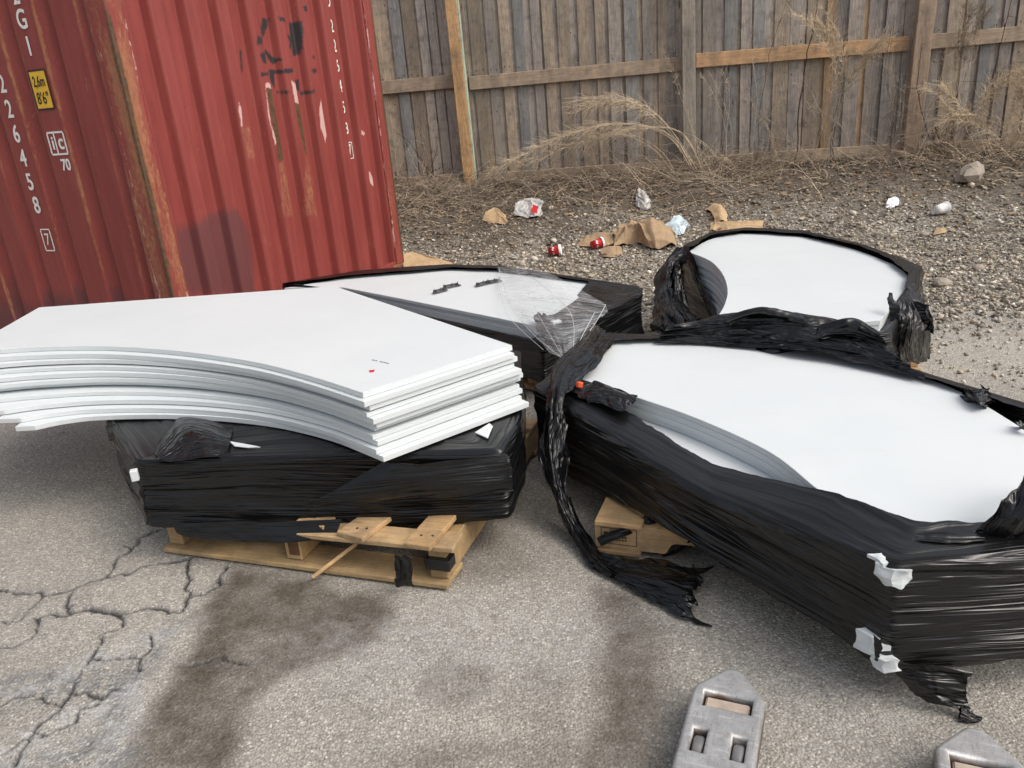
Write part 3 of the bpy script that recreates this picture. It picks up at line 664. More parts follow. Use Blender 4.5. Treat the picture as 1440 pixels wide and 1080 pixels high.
# ------------------------------------------------------------------ film helpers
def densify(poly, res):
    P = []; T = []; n = len(poly)
    for i in range(n):
        a, b = np.array(poly[i]), np.array(poly[(i + 1) % n]); m = max(2, int(np.linalg.norm(b - a) / res))
        for k in range(m): P.append(a + (b - a) * k / m); T.append(i + k / m)
    return np.array(P), np.array(T)
def csmooth(a, k):
    if k < 1: return a
    w_ = np.hanning(2 * k + 3)[1:-1]; w_ /= w_.sum(); out = np.zeros_like(a)
    for i, q in enumerate(w_): out += q * np.roll(a, i - k, 0)
    return out
def per(vals, T):
    v = np.array(vals, float); n = len(v); i = np.floor(T).astype(int) % n; f = T - np.floor(T)
    return v[i] + (v[(i + 1) % n] - v[i]) * (f if v.ndim == 1 else f[:, None])
def wrap(outer, inner, z0, z1, zi, parent, seed, amp=.006, res=.010, name='black_film', rag=.012, under=.03, sag=.01, round_=3, dg=1.3):
    P, T = densify(outer, res); N = len(P)
    P = csmooth(P, round_); I = csmooth(per(np.array(inner), T), round_ + 2)
    Z0 = csmooth(per(z0, T), 4); Z1 = csmooth(per(z1, T), 4); ZI = csmooth(per(zi, T), 6)
    tn = np.roll(P, -1, 0) - np.roll(P, 1, 0); ln = np.linalg.norm(tn, axis=1); tn /= ln[:, None]; nr = np.stack([tn[:, 1], -tn[:, 0]], 1)
    area = np.sum(P[:, 0] * np.roll(P[:, 1], -1) - np.roll(P[:, 0], -1) * P[:, 1])
    if area < 0: nr = -nr
    u = np.cumsum(ln / 2); Z0 = Z0 + .020 * fbm(u * 3.2, 0, 0, seed + 1) + .005 * fbm(u * 25, 0, 0, seed + 2)
    rows = []; uvs = []
    # turned under at the bottom
    for k in range(4):
        t_ = k / 4; rows.append(np.c_[P - nr * under * (1 - t_) ** 1.5, Z0 + .012 * (1 - t_)]); uvs.append(np.c_[u, np.full(N, -.03 * (1 - t_))])
    nv = max(10, int((np.max(Z1) - np.min(Z0)) / .006))
    for k in range(nv + 1):
        t_ = k / nv; z = Z0 + (Z1 - Z0) * t_
        v = z + .030 * vn(u * 1.1, z * 6, 0, seed + 3) + .016 * vn(u * 2.3, z * 13, 0, seed + 19) + .004 * vn(u * 5, 1, 0, seed + 9)
        h = amp * (.40 * fbm(u * .9, v * 45, 0, seed, 2) + .22 * ridge(u * 1.2 + v * 2, v * 20, 0, seed + 4, 2) + dg * np.maximum(0, ridge(u * 2.6 + v * 9, v * 13 - u * 1.6, 0, seed + 40, 2) - .1) * np.clip(.2 + 2.0 * vn(u * 1.5, z * 3, 0, seed + 41), 0, 1) + dg * np.maximum(0, ridge(u * 2.6 - v * 9, v * 13 + u * 1.8, 4, seed + 42, 2) - .1) * np.clip(.1 + 2.0 * vn(u * 1.4, z * 3, 5, seed + 43), 0, 1) + .9 * fbm(u * 1.3, z * 4, 0, seed + 5, 2))
        h = h - sag * math.sin(math.pi * t_) * .6
        if t_ > .93: h = h - .006 * ((t_ - .93) / .07) ** 2
        rows.append(np.c_[P + nr * h[:, None], z]); uvs.append(np.c_[u, v])
    h_top = h
    D = np.linalg.norm(I - P, axis=1); nb = max(8, int(np.max(D) / .010))
    nb = min(nb, 60)
    rg = rag * (fbm(u * 7, 0, 0, seed + 6) + .6 * fbm(u * 28, 0, 0, seed + 7))
    dirn = (I - P) / np.maximum(D, 1e-6)[:, None]
    for k in range(1, nb + 1):
        t_ = k / nb; q = P + (I - P) * t_ + dirn * (rg * t_)[:, None] + nr * (h_top * (1 - t_) ** 2)[:, None]
        z = Z1 + (ZI - Z1) * t_ ** .7
        d = D * t_
        h = amp * .6 * (.5 * fbm(u * 1.2, d * 30, 3, seed + 8, 2) + .9 * ridge(u * 2, d * 12, 5, seed + 8, 2)) * min(1, t_ * 4) + amp * .7
        rows.append(np.c_[q, z + h + .003]); uvs.append(np.c_[u, Z1 + d])
    V = np.concatenate(rows); UV = np.concatenate(uvs)
    # seam: duplicate first column so uv runs on
    nr_ = len(rows); V = V.reshape(nr_, N, 3); UV = UV.reshape(nr_, N, 2)
    V = np.concatenate([V, V[:, :1]], 1); U0 = UV[:, :1].copy(); U0[..., 0] += u[-1]; UV = np.concatenate([UV, U0], 1)
    return mk(name, V.reshape(-1, 3), gridf(N + 1, nr_), FILM, parent, True, uv=UV.reshape(-1, 2), attrs=dict(band=np.repeat(np.r_[np.zeros(nr_ - nb), np.minimum(1, np.arange(1, nb + 1) / 3)], N + 1)))
def catmull(C, n):
    """interpolate control rows C (m,...) to n samples"""
    C = np.asarray(C, float); m = len(C); t_ = np.linspace(0, m - 1, n); i = np.minimum(t_.astype(int), m - 2); f = (t_ - i).reshape(-1, *([1] * (C.ndim - 1)))
    p0, p1, p2, p3 = C[np.maximum(i - 1, 0)], C[i], C[i + 1], C[np.minimum(i + 2, m - 1)]
    return .5 * (2 * p1 + (p2 - p0) * f + (2 * p0 - 5 * p1 + 4 * p2 - p3) * f ** 2 + (3 * p1 - p0 - 3 * p2 + p3) * f ** 3)
def crumple(name, ctrl, parent, seed, amp=.02, freq=14, nu=90, nv=60, mat=None, rag=.12, floor=None, stretch=(1, 1), fine=.4):
    """a film patch: control grid rows x columns of 3D points, crumpled along its normals"""
    C = np.asarray(ctrl, float); G = catmull(C, nv); G = catmull(np.swapaxes(G, 0, 1), nu); G = np.swapaxes(G, 0, 1)
    v, u_ = np.meshgrid(np.linspace(0, 1, nv), np.linspace(0, 1, nu), indexing='ij')
    Lu = np.linalg.norm(np.diff(G, axis=1), axis=2).sum(1).mean(); Lv = np.linalg.norm(np.diff(G, axis=0), axis=2).sum(0).mean()
    # ragged border: pull the rim towards / away from the middle
    du = np.gradient(G, axis=1); dv = np.gradient(G, axis=0); nn = np.cross(du, dv); nn /= np.maximum(np.linalg.norm(nn, axis=2, keepdims=True), 1e-9)
    a = u_ * Lu * freq * stretch[0]; b_ = v * Lv * freq * stretch[1]
    wx = a + .7 * fbm(a * .6, b_ * .6, 0, seed + 30, 2); wy = b_ + .7 * fbm(a * .6, b_ * .6, 7, seed + 31, 2)
    h = amp * (1.1 * ridge(wx, wy, 0, seed, 2) + .8 * fbm(wx * .5, wy * .5, 0, seed + 5, 2) + fine * .35 * ridge(wx * 3.1, wy * 3.1, 0, seed + 6, 2))
    s1_ = amp * .9 * fbm(wx * .9, wy * .9, 3, seed + 7, 2); s2_ = amp * .9 * fbm(wx * .9, wy * .9, 6, seed + 8, 2)
    tu = du / np.maximum(np.linalg.norm(du, axis=2, keepdims=True), 1e-9); tv = dv / np.maximum(np.linalg.norm(dv, axis=2, keepdims=True), 1e-9)
    ed = np.minimum(np.minimum(u_, 1 - u_) * Lu, np.minimum(v, 1 - v) * Lv); er = np.exp(-(ed / .03) ** 2)
    rg = rag * .1 * er * fbm(a * 1.7, b_ * 1.7, 11, seed + 9, 3)
    G = G + nn * h[..., None] + tu * (s1_ + rg)[..., None] + tv * (s2_ + rg)[..., None]
    if floor is not None:
        G[..., 2] = np.maximum(G[..., 2], floor + .004 + .004 * (1 + fbm(a, b_, 2, seed)))
    return mk(name, G.reshape(-1, 3), gridf(nu, nv), mat or CRUM, parent, True, uv=np.stack([v * Lv, u_ * Lu] if stretch[0] > stretch[1] else [u_ * Lu, v * Lv], 2).reshape(-1, 2))
def plate(poly, z0, th, name, mat, parent=None, bev=.0012, dz=None):
    """flat board with the given outline; tiny bevel round both rims. dz(x,y) optional bend"""
    P = np.array(poly, float); n = len(P)
    ar = np.sum(P[:, 0] * np.roll(P[:, 1], -1) - np.roll(P[:, 0], -1) * P[:, 1])
    if ar < 0: P = P[::-1]
    tn = np.roll(P, -1, 0) - np.roll(P, 1, 0); tn /= np.maximum(np.linalg.norm(tn, axis=1), 1e-9)[:, None]; nr = np.stack([tn[:, 1], -tn[:, 0]], 1)
    Q = P - nr * bev
    rings = [np.c_[Q, np.full(n, z0)], np.c_[P, np.full(n, z0 + bev)], np.c_[P, np.full(n, z0 + th - bev)], np.c_[Q, np.full(n, z0 + th)]]
    Vp = np.concatenate(rings); Fc = [list(r) for r in gridf(n, 4, True)]; Fc += [list(range(n))[::-1], list(range(3 * n, 4 * n))]
    if dz is not None: Vp[:, 2] += dz(Vp[:, 0], Vp[:, 1])
    return mk(name, Vp, Fc, mat, parent)
def curve_pts(pts, n): return [tuple(p) for p in catmull(np.array(pts), n)]
def shrink(poly, k):
    P = np.array(poly); c = P.mean(0); d = P - c; L = np.linalg.norm(d, axis=1, keepdims=True); return P - d / L * k
def chip(name, pts3, th, parent, out=(0, 0)):
    """small exposed board corner: stacked slivers"""
    return plate(np.array(pts3)[:, :2], pts3[0][2], th, name, SHEET, parent, .001)

# ------------------------------------------------------------------ pallets
def pallet(loc_, rz, label, L=1.02, Wd=1.0, nb=6, front_break=False, stub=False, seed=0, h=.12):
    """x along the front edge (length L), y back (depth Wd); three stringers run back"""
    r = random.Random(seed)
    t_ = thing('wooden_pallet', loc_, label, 'pallet', 'wooden pallets under the wrapped stacks', rz)
    def c(): g = r.uniform(.85, 1.15); return (g * 1.0, g * r.uniform(.94, 1.0), g * r.uniform(.85, 1.0))
    for x in (.035, L / 2 - .02, L - .035):
        b = MB(); b.box((x, Wd / 2, .017 + (h - .034) / 2), (.058 if not stub else .045, Wd - .03, h - .036), col=c(), bev=.003); b.build('stringer', PALLETW, t_)
    for y, wdt in ((.05, .125), (Wd / 2, .10), (Wd - .05, .10)):
        b = MB(); b.box((L / 2, y, .0085), (L, wdt, .016), col=c(), bev=.002); b.build('bottom_board', PALLETW, t_)
    ys = [Wd * (k + .5) / nb for k in range(nb)]
    for k, y in enumerate(ys):
        b = MB()
        if k == 0 and front_break:
            b.box((L * .77, .045, h - .0085), (L * .50, .09, .016), rz=.03, col=c(), bev=.002)
        else: b.box((L / 2, y, h - .0085), (L, .095, .016), col=c(), bev=.002)
        b.build('top_board', PALLETW, t_)
    return t_
fl = at(235, 775, 0); fr = at(632, 828, 0); pv = fr - fl
pl = pallet((fl[0], fl[1], .004), math.atan2(pv[1], pv[0]), 'pale pine pallet under the black wrapped stack below the loose white boards', L=float(np.linalg.norm(pv)), Wd=1.0, nb=6, front_break=True, seed=3, h=.132)
Lp = float(np.linalg.norm(pv))
b = MB(); b.box((Lp - .07, .15, .142), (.085, .34, .017), rz=-.05, col=(1.05, .98, .88), bev=.002); b.build('top_board', PALLETW, pl)
b = MB(); b.box((Lp - .29, .07, .141), (.10, .16, .017), rz=-.22, col=(1.1, 1.05, 1.0), bev=.002); b.build('top_board', PALLETW, pl)
b = MB(); b.box((Lp - .46, .075, .143), (.11, .10, .017), rz=-.15, col=(1.15, 1.08, 1.0), bev=.002); b.build('top_board', PALLETW, pl)
b = MB(); b.box((Lp * .49 - .004, .0135, .062), (.036, .004, .05), col=(.30, .22, .2)); b.build('split_knot', PALLETW, pl)
b = MB(); b.box((Lp - .03, .02, .075), (.080, .05, .036), bev=.002); bl = b.build('film_band', FILM, pl)
b = MB(); rn_ = random.Random(5)
for x in (.035, Lp / 2 - .02, Lp - .035):
    for y in (.025, .07): b.tube([(x + rn_.uniform(-.012, .012), y, .0165), (x + rn_.uniform(-.012, .012), y + .001, .0185)], .0038, .0038, 8)
for x, y in ((Lp - .085, .03), (Lp - .05, .035), (Lp - .30, .03), (Lp - .27, .035), (Lp - .47, .06), (Lp * .55, .03), (Lp * .55, .06)): b.tube([(x, y, .13), (x, y, .1525)], .004, .004, 8)
b.build('nails', BRACK, pl)['kind'] = 'stuff'
st0 = at(440, 812, .012); st1 = at(492, 772, .075); sv = st1 - st0
b = MB(); b.tube([st0, st0 + sv * .5, st1 + sv * .2], .008, .007, 4, col=(1.1, 1.05, .95)); tag(b.build('wood_stick', PALLETW), 'thin splintered pine stick leaning on the front board of a pallet', 'stick')

# ------------------------------------------------------------------ wrapped stack under the loose boards
ZL0, ZL1 = .135, .36
so_ = A2(.36, [(185, 653), (708, 637), (728, 598)])
outer = [tuple(so_[0]), tuple(so_[1]), (.02, 2.36), (.05, 3.08), (-1.2, 3.25), tuple(at(150, 590, .36)[:2])]
cen = np.mean(outer, 0)
wl = thing('wrapped_board_stack', (cen[0], cen[1], .135), 'black film wrapped stack wholly covered and carrying the loose white boards', 'wrapped stack', 'wrapped stacks of white boards')
def child_shift(root):
    """objects were modelled in world space: bring them into the frame of their Empty"""
    bpy.context.view_layer.update()
    inv = Matrix.Translation(Vector(root.location)) if root.rotation_euler[2] == 0 else None
    for ch in root.children:
        if ch.type == 'MESH' and not ch.get('_sh'):
            ch.data.transform(Matrix.Translation(-Vector(root.location)))
            ch['_sh'] = 1
def finish(root):
    child_shift(root)
    for ch in root.children:
        if '_sh' in ch: del ch['_sh']
inner = [tuple(np.array(p) * .08 + cen * .92) for p in outer]
wrap(outer, inner, [.13, .135, .14, .15, .16, .215], [.362] * 6, [.366] * 6, wl, 100, amp=.005, rag=0, sag=.012, dg=2.6)
for k in range(11):
    z = .137 + k * .0198
    plate(shrink(outer, .05 + rng.uniform(0, .012)), z, .0185, 'board', SHEET, wl)
# loose film lifted over the top edge and the torn white peeks
P_ = lambda *a: at(*a)
crumple('loose_film', [[P_(215, 640, .36), P_(250, 585, .375), P_(330, 590, .37)], [P_(225, 645, .372), P_(268, 606, .412), P_(322, 618, .388)], [P_(240, 650, .366), P_(295, 642, .378), P_(318, 640, .366)]], wl, 5, .007, 6, 100, 80)
crumple('loose_film', [[P_(150, 589, .372), P_(158, 590, .38), P_(172, 592, .37)], [P_(148, 604, .34), P_(160, 612, .35), P_(176, 614, .345)], [P_(152, 620, .30), P_(164, 626, .30), P_(178, 640, .30)]], wl, 15, .009, 14)
for pts in ([(322, 621, .374), (345, 625, .374), (366, 629, .374), (348, 630, .374), (330, 628, .374)], [(668, 609, .374), (688, 596, .374), (693, 600, .374), (686, 617, .374)]):
    plate([at(*p)[:2] for p in pts], .373, .004, 'exposed_board', SHEET, wl)
q = at(187, 659, .352); b = MB(); b.box((q[0] + .006, q[1] - .012, .335), (.022, .022, .036), rz=.3, bev=.002); b.build('exposed_corner', SHEET, wl)
crumple('loose_film', [[P_(540, 650, .352), P_(620, 650, .352), P_(716, 640, .35)], [P_(470, 690, .27), P_(600, 676, .300), P_(722, 664, .30)], [P_(420, 715, .215), P_(590, 702, .235), P_(722, 690, .235)]], wl, 16, .0045, 7, 160, 70, mat=FILM, stretch=(.5, 1.6))
crumple('loose_film', [[P_(240, 734, .160), P_(360, 736, .165), P_(482, 730, .170)], [P_(250, 750, .125), P_(365, 755, .126), P_(470, 750, .135)], [P_(275, 757, .112), P_(370, 763, .110), P_(452, 760, .118)]], wl, 17, .004, 8, 160, 40, mat=FILM, stretch=(.4, 1.6))
# torn strip hanging over the pallet edge
crumple('film_strip', [[P_(552, 782, .14), P_(578, 782, .14)], [P_(556, 800, .09), P_(580, 797, .095)], [P_(556, 818, .05), P_(578, 815, .05)], [P_(560, 828, .02), P_(582, 826, .02)]], wl, 8, .006, 25, 30, 50, stretch=(2, .6))
finish(wl)

# ------------------------------------------------------------------ loose white boards on it
T0 = .582; TH = .0188; NS = 11
Zb = .375
top = A2(T0, [(55, 432), (470, 402), (720, 485), (510, 552)])
arc = A2(T0, [(510, 552), (430, 526.5), (350, 507), (250, 493), (150, 486.5), (60, 487.5), (0, 491)])
tip = (-2.16, 2.985)
base = [tuple(top[0]), (-2.185, 3.36), (-2.15, 2.99)] + [tuple(p) for p in curve_pts(arc[::-1], 40)] + [tuple(top[2]), tuple(top[1])]
BP = np.array(base)
rs = random.Random(12)
right_off = [0, .028, .028, .030, .038, .036, .018, .026, .036, .040, .048]   # how far each board's right end stands out, top to bottom
cdir = np.array(top[2]) - np.array(top[3]); cdir /= np.linalg.norm(cdir); cn = np.array([cdir[1], -cdir[0]])  # cn: outward from the right end
if cn[0] < 0: cn = -cn
along = np.array([-.75, .66])
lab = ['uppermost loose white board with a small printed mark, on top of its unwrapped stack'] + [
    f'{o} loose white board from the top of the unwrapped curved stack' for o in ('second', 'third', 'fourth', 'fifth', 'sixth', 'seventh', 'eighth', 'ninth', 'tenth')] + [
    'lowest loose white board of the unwrapped stack, lying on the black film']
offs = [(0, 0), (.024, -.012), (.018, .006), (.012, -.004), (.034, .003), (.024, .016), (.000, .020), (.012, .004), (.026, .010), (.036, -.004), (.060, .004)]
gap = [0] * 11
zc = Zb
thick = [(T0 - Zb) / NS] * NS
for k in range(NS):
    j = NS - 1 - k                               # j = 0 is the top board
    du, dw = offs[j]
    rot = rs.uniform(-.011, .011) if j else 0
    Pk = BP.copy(); c0 = np.array(top[3]); d = Pk - c0; ca, sa = math.cos(rot), math.sin(rot)
    Pk = c0 + np.c_[d[:, 0] * ca - d[:, 1] * sa, d[:, 0] * sa + d[:, 1] * ca]
    Pk = Pk + cn * du + cdir * dw
    fan = [0, .012, .045, .055, .095, .125, .135, .175, .215, .235, .265][j]
    Pk[:, 1] -= fan * np.clip((-.55 - Pk[:, 0]) / 1.15, 0, 1.25) ** 1.25 * sstep(3.7, 2.9, Pk[:, 1])
    if j >= 8:   # the lowest boards stop short on the left
        Pk[:, 0] = np.where(Pk[:, 0] < -1.5, -1.5 + (Pk[:, 0] + 1.5) * {8: .74, 9: .56, 10: .44}[j], Pk[:, 0])
    o = plate(Pk, zc + .0004 + (.0012 if j in (2, 6, 8) else 0), thick[k] - (.0046 if j in (3, 7) else (.0022 if j in (5, 9) else .0012)) - (.0012 if j in (2, 6, 8) else 0), 'white_board', SHEET, bev=.0010)
    ctr = Pk.mean(0); o.data.transform(Matrix.Translation((-ctr[0], -ctr[1], -zc))); o.location = (ctr[0], ctr[1], zc)
    tag(o, lab[j], 'board', 'loose white boards with a curved cut')
    if j == 0: topboard = o; tz = zc
    zc += thick[k]
def flat_mark(px_poly, z, name, mat, parent=None):
    o = plate([at(x, y, z)[:2] for x, y in px_poly], z, .0008, name, mat, None, .0001)
    if parent is not None:
        o.data.transform(Matrix.Translation(-Vector(parent.location))); o.parent = parent
    return o
TT = tz + thick[-1] - .0004
b = MB(); p0 = at(524, 506, TT + .0006); p1 = at(546, 511, TT + .0006)
for i in range(9):
    if i in (3,): continue
    q = p0 + (p1 - p0) * i / 8; b.box((q[0], q[1], TT + .0006), (.0040, .006, .0006), rz=-.3)
o = b.build('printed_mark', BLACKP); o.data.transform(Matrix.Translation(-topboard.location)); o.parent = topboard
flat_mark([(519, 521), (527, 520), (526, 523), (520, 524)], TT, 'printed_mark', CUPRED, topboard)

# ------------------------------------------------------------------ wrapped stack behind, in the middle (screws and clear film on it)
ZM = .345
mo = A2(ZM, [(395, 402), (500, 383), (630, 374), (704, 376), (905, 405), (762, 468), (562, 428), (470, 405)])
mi = A2(ZM, [(400, 403), (500, 392), (632, 381), (700, 383), (830, 400), (750, 462), (600, 440), (490, 408)])
mc = np.mean(mo, 0)
wm = thing('wrapped_board_stack', (mc[0], mc[1], .11), 'low black wrapped stack with clear film and metal clips on its white top', 'wrapped stack', 'wrapped stacks of white boards')
wrap([tuple(p) for p in mo], [tuple(p) for p in mi], [.10] * 8, [.35, .35, .35, .35, .345, .29, .295, .33], [.36, .36, .36, .36, .355, .288, .295, .332], wm, 200, amp=.007, sag=.012)
mb = A2(ZM, [(400, 405), (500, 388), (630, 378), (702, 380), (832, 398), (836, 402), (756, 459), (700, 447), (560, 419), (482, 404)])
for k in range(13):
    P = np.array(mb)
    if k < 12: P = shrink(P, .004 + rng.uniform(0, .016) + .05 * (k < 9))
    plate(P, .108 + k * .0183, .0172, 'board', SHEET, wm)
ZMt = .108 + 13 * .0183
# film drawn over the right end
crumple('loose_film', [[P_(835, 398, .372), P_(870, 402, .37), P_(905, 405, .365)], [P_(815, 418, .38), P_(850, 432, .385), P_(896, 420, .355)], [P_(760, 450, .375), P_(800, 462, .39), P_(850, 450, .345)]], wm, 21, .007, 9, 80, 60, mat=FILM)
crumple('loose_film', [[P_(748, 440, .385), P_(770, 440, .40), P_(800, 455, .39)], [P_(755, 462, .37), P_(778, 470, .39), P_(806, 472, .37)], [P_(770, 490, .32), P_(790, 495, .33), P_(812, 492, .31)]], wm, 22, .012, 16)
q = at(782, 456, .385); b = MB(); b.box(q, (.045, .03, .035), rz=.4, bev=.003); b.build('exposed_corner', SHEET, wm)
# clear film thrown over the right part
crumple('clear_film', [[P_(700, 375, .372), P_(735, 376, .39), P_(775, 384, .385)], [P_(706, 410, .375), P_(775, 416, .42), P_(850, 428, .42)], [P_(734, 452, .375), P_(790, 462, .43), P_(838, 452, .41)], [P_(774, 496, .385), P_(795, 502, .39), P_(812, 486, .385)]], wm, 31, .005, 7, 80, 80, mat=CLEAR, rag=.02, stretch=(2, .5))
b = MB()
for a_, b_ in (([(706, 385, .372), (728, 440, .385), (792, 503, .37)]), ([(845, 427, .402), (828, 462, .39), (800, 500, .37)])) if False else ():
    pass
for pts in ([(702, 378, .378), (716, 425, .392), (746, 466, .392), (790, 503, .392)], [(852, 428, .422), (836, 456, .418), (800, 502, .392)], [(712, 423, .392), (775, 419, .424), (851, 428, .424)], [(730, 384, .392), (756, 440, .40), (794, 506, .392)], [(836, 440, .424), (815, 480, .41), (802, 512, .392)], [(746, 388, .395), (800, 436, .43), (806, 496, .40)], [(700, 392, .378), (712, 440, .382), (764, 492, .372)]):
    b.tube(curve_pts([at(*p) for p in pts], 14), .0016, .0009, 5)
b.build('film_cord', CORD, wm)
finish(wm)
pallet((-.62, 4.22, .01), -.75, 'pallet half hidden under the low middle stack with clear film', L=1.0, Wd=.95, seed=8, h=.098)
# metal clips with upright pins lying on the white top
for i, (x, y, x2, y2, lb) in enumerate(((609, 414, 629, 409, 'small dark metal clip lying nearest the front on the clear filmed stack'), (622, 407, 648, 402, 'dark metal clip with raised pins lying between the other clips'),
                                      (669, 404, 689, 399, 'left clip of the right hand pair of dark metal clips'), (684, 400, 706, 396, 'rightmost dark metal clip beside the clear film'))):
    p = at(x, y, ZMt); q = at(x2, y2, ZMt); d = q - p; L = float(np.linalg.norm(d)); an = math.atan2(d[1], d[0])
    t_ = thing('metal_clip', (p[0], p[1], ZMt + .001), lb, 'metal clip', 'metal clips on the white boards', an)
    b = MB(); b.box((L / 2, 0, .005), (L, .022, .004)); b.box((L / 2, .011, .011), (L * .8, .004, .014)); b.box((L * .3, -.006, .012), (L * .25, .014, .010)); b.build('plate', BRACK, t_)
    for f_ in (.12, .55, .85): b = MB(); b.tube([(L * f_, 0, .004), (L * f_, 0, .026)], .0030, .0030, 6); b.tube([(L * f_, 0, .007), (L * f_, 0, .013)], .007, .007, 6); b.build('pin', BRACK, t_)

# ------------------------------------------------------------------ wrapped stack at the back right
ZR = .43
ro_px = [(958, 352), (1000, 330), (1050, 324), (1130, 329), (1205, 346), (1262, 366), (1296, 378), (1292, 405), (1256, 448), (1090, 480), (985, 462), (1000, 430), (1015, 405), (1004, 378)]
ro = A2(ZR, ro_px)
ri = A2(ZR, [(970, 354), (1002, 336), (1050, 329), (1130, 334), (1202, 351), (1250, 369), (1276, 390), (1272, 412), (1238, 450), (1090, 462), (1015, 458), (1014, 428), (1024, 404), (1012, 378)])
rc = np.mean(ro, 0)
wr = thing('wrapped_board_stack', (rc[0], rc[1], .08), 'black wrapped stack with a concave cut in its boards, standing at the back right', 'wrapped stack', 'wrapped stacks of white boards')
shape = ([tuple(p) for p in curve_pts(A2(ZR, [(968, 354), (1000, 336), (1050, 328), (1130, 333), (1200, 350), (1255, 371)]), 24)] + [tuple(p) for p in curve_pts(A2(ZR, [(1255, 371), (1274, 384), (1277, 398), (1264, 418), (1238, 450)]), 14)][1:]
         + [tuple(p) for p in A2(ZR, [(1140, 458), (1040, 462), (1002, 455)])] + [tuple(p) for p in curve_pts(A2(ZR, [(1002, 455), (1018, 430), (1023, 408), (1016, 385), (998, 366), (968, 354)]), 20)][1:-1])
for k in range(17):
    P = np.array(shape); P = shrink(P, 0 if k == 16 else (.004, .016, .007, .020, .002)[k % 5])
    plate(P, .085 + k * .0203, .0193, 'board', SHEET, wr)
ZRt = .085 + 17 * .0203
wrap([tuple(p) for p in ro], [tuple(p) for p in ri], [.05, .05, .05, .05, .05, .05, .02, .02, .03, .1, .08, .08, .08, .08], [.445, .44, .44, .44, .44, .44, .43, .42, .36, .40, .27, .11, .10, .13], [.45, .445, .445, .445, .445, .445, .445, .44, .37, .41, .27, .11, .10, .13], wr, 300, amp=.010, rag=.02, round_=2)
crumple('loose_film', [[P_(954, 350, .45), P_(962, 352, .46), P_(962, 364, .43)], [P_(926, 392, .31), P_(940, 390, .34), P_(950, 402, .26)], [P_(914, 432, .22), P_(944, 436, .26), P_(980, 440, .20)], [P_(912, 466, .14), P_(955, 470, .22), P_(1000, 462, .30)]], wr, 41, .026, 7, 130, 130, stretch=(1.5, .7))
crumple('loose_film', [[P_(942, 374, .36), P_(952, 368, .42), P_(960, 386, .34)], [P_(936, 414, .24), P_(950, 412, .28), P_(972, 434, .20)], [P_(946, 455, .2), P_(968, 450, .26), P_(985, 446, .27)]], wr, 42, .024, 9, 100, 110, stretch=(1.5, .6))
# torn film on the right end, with tufts
crumple('loose_film', [[P_(1262, 440, .43), P_(1275, 408, .46), P_(1297, 392, .43)], [P_(1252, 460, .36), P_(1285, 440, .40), P_(1302, 425, .34)], [P_(1245, 488, .26), P_(1280, 480, .29), P_(1312, 462, .26)], [P_(1250, 506, .14), P_(1285, 512, .14), P_(1308, 505, .08)]], wr, 43, .012, 9, 90, 90, stretch=(2.2, .7))
crumple('film_tuft', [[P_(1285, 425, .41), P_(1300, 428, .43), P_(1303, 440, .40)], [P_(1292, 446, .38), P_(1310, 446, .39), P_(1314, 452, .37)], [P_(1298, 462, .33), P_(1310, 468, .33), P_(1312, 466, .33)]], wr, 44, .014, 16, 60, 60)
crumple('film_tuft', [[P_(1253, 412, .50), P_(1256, 412, .50)], [P_(1250, 430, .47), P_(1262, 430, .47)], [P_(1248, 452, .41), P_(1264, 450, .42)]], wr, 45, .006, 16, 30, 50)
finish(wr)
pallet((.98, 3.62, -.002), -.25, 'pallet hidden beneath the wrapped stack at the back right', L=.95, Wd=.95, seed=9, h=.085)

# ------------------------------------------------------------------ big wrapped stack at the front right
ZF = .38
fo_px = [(748, 545), (1000, 668), (1130, 731), (1258, 793), (1440, 776)]
fo = [tuple(p) for p in A2(ZF, fo_px)] + [(1.95, 1.43), (2.0, 1.72), (1.56, 2.0)] + [tuple(p) for p in A2(ZF, [(1372, 548), (1260, 514), (1150, 493), (1040, 479), (940, 474), (846, 469)])]
fi = [tuple(at(812, 538, ZF)[:2]), tuple(at(1000, 655, .318)[:2]), tuple(at(1172, 702, .372)[:2])] + [tuple(p) for p in A2(ZF, [(1290, 743), (1440, 745)])] + [(1.7, 1.55), (1.7, 1.72), (1.50, 1.93)] + [tuple(p) for p in A2(ZF, [(1345, 552), (1255, 525), (1150, 503), (1040, 487), (940, 482), (852, 486)])]
fc = np.mean(fo, 0)
wf = thing('wrapped_board_stack', (fc[0], fc[1], .11), 'large black wrapped stack nearest on the right, its wavy white boards open on top', 'wrapped stack', 'wrapped stacks of white boards')
z0 = [.105, .142, .120, .10, .10, .10, .10, .1, .1, .1, .1, .1, .1, .1]
wrap(fo, fi, z0, [.372, .305, .335, .372, .372, .38, .38, .38, .38, .38, .38, .38, .38, .38], [.386, .312, .384, .388, .388, .39, .39, .39, .392, .392, .392, .392, .392, .392], wf, 400, amp=.0065, res=.008, rag=.012, sag=.012, round_=3)
fs = ([tuple(p) for p in A2(ZF, [(812, 531), (848, 476)])] + [tuple(p) for p in curve_pts(A2(ZF, [(848, 476), (940, 476), (1040, 481), (1150, 495), (1250, 516), (1345, 548), (1440, 603)]), 40)][1:] +
      [(1.55, 1.90), (1.58, 1.72), (1.40, 1.74)] + [tuple(p) for p in A2(ZF, [(1440, 680), (1390, 752), (1290, 748), (1186, 712)])] + [tuple(p) for p in curve_pts(A2(ZF, [(1186, 712), (1150, 688), (1080, 634), (980, 588), (900, 560), (812, 531)]), 40)][1:-1])
NF = 14; tf = (ZF - .115) / NF
fsn = np.array(fs); lowcut = 2 + 39 + 3 + 4
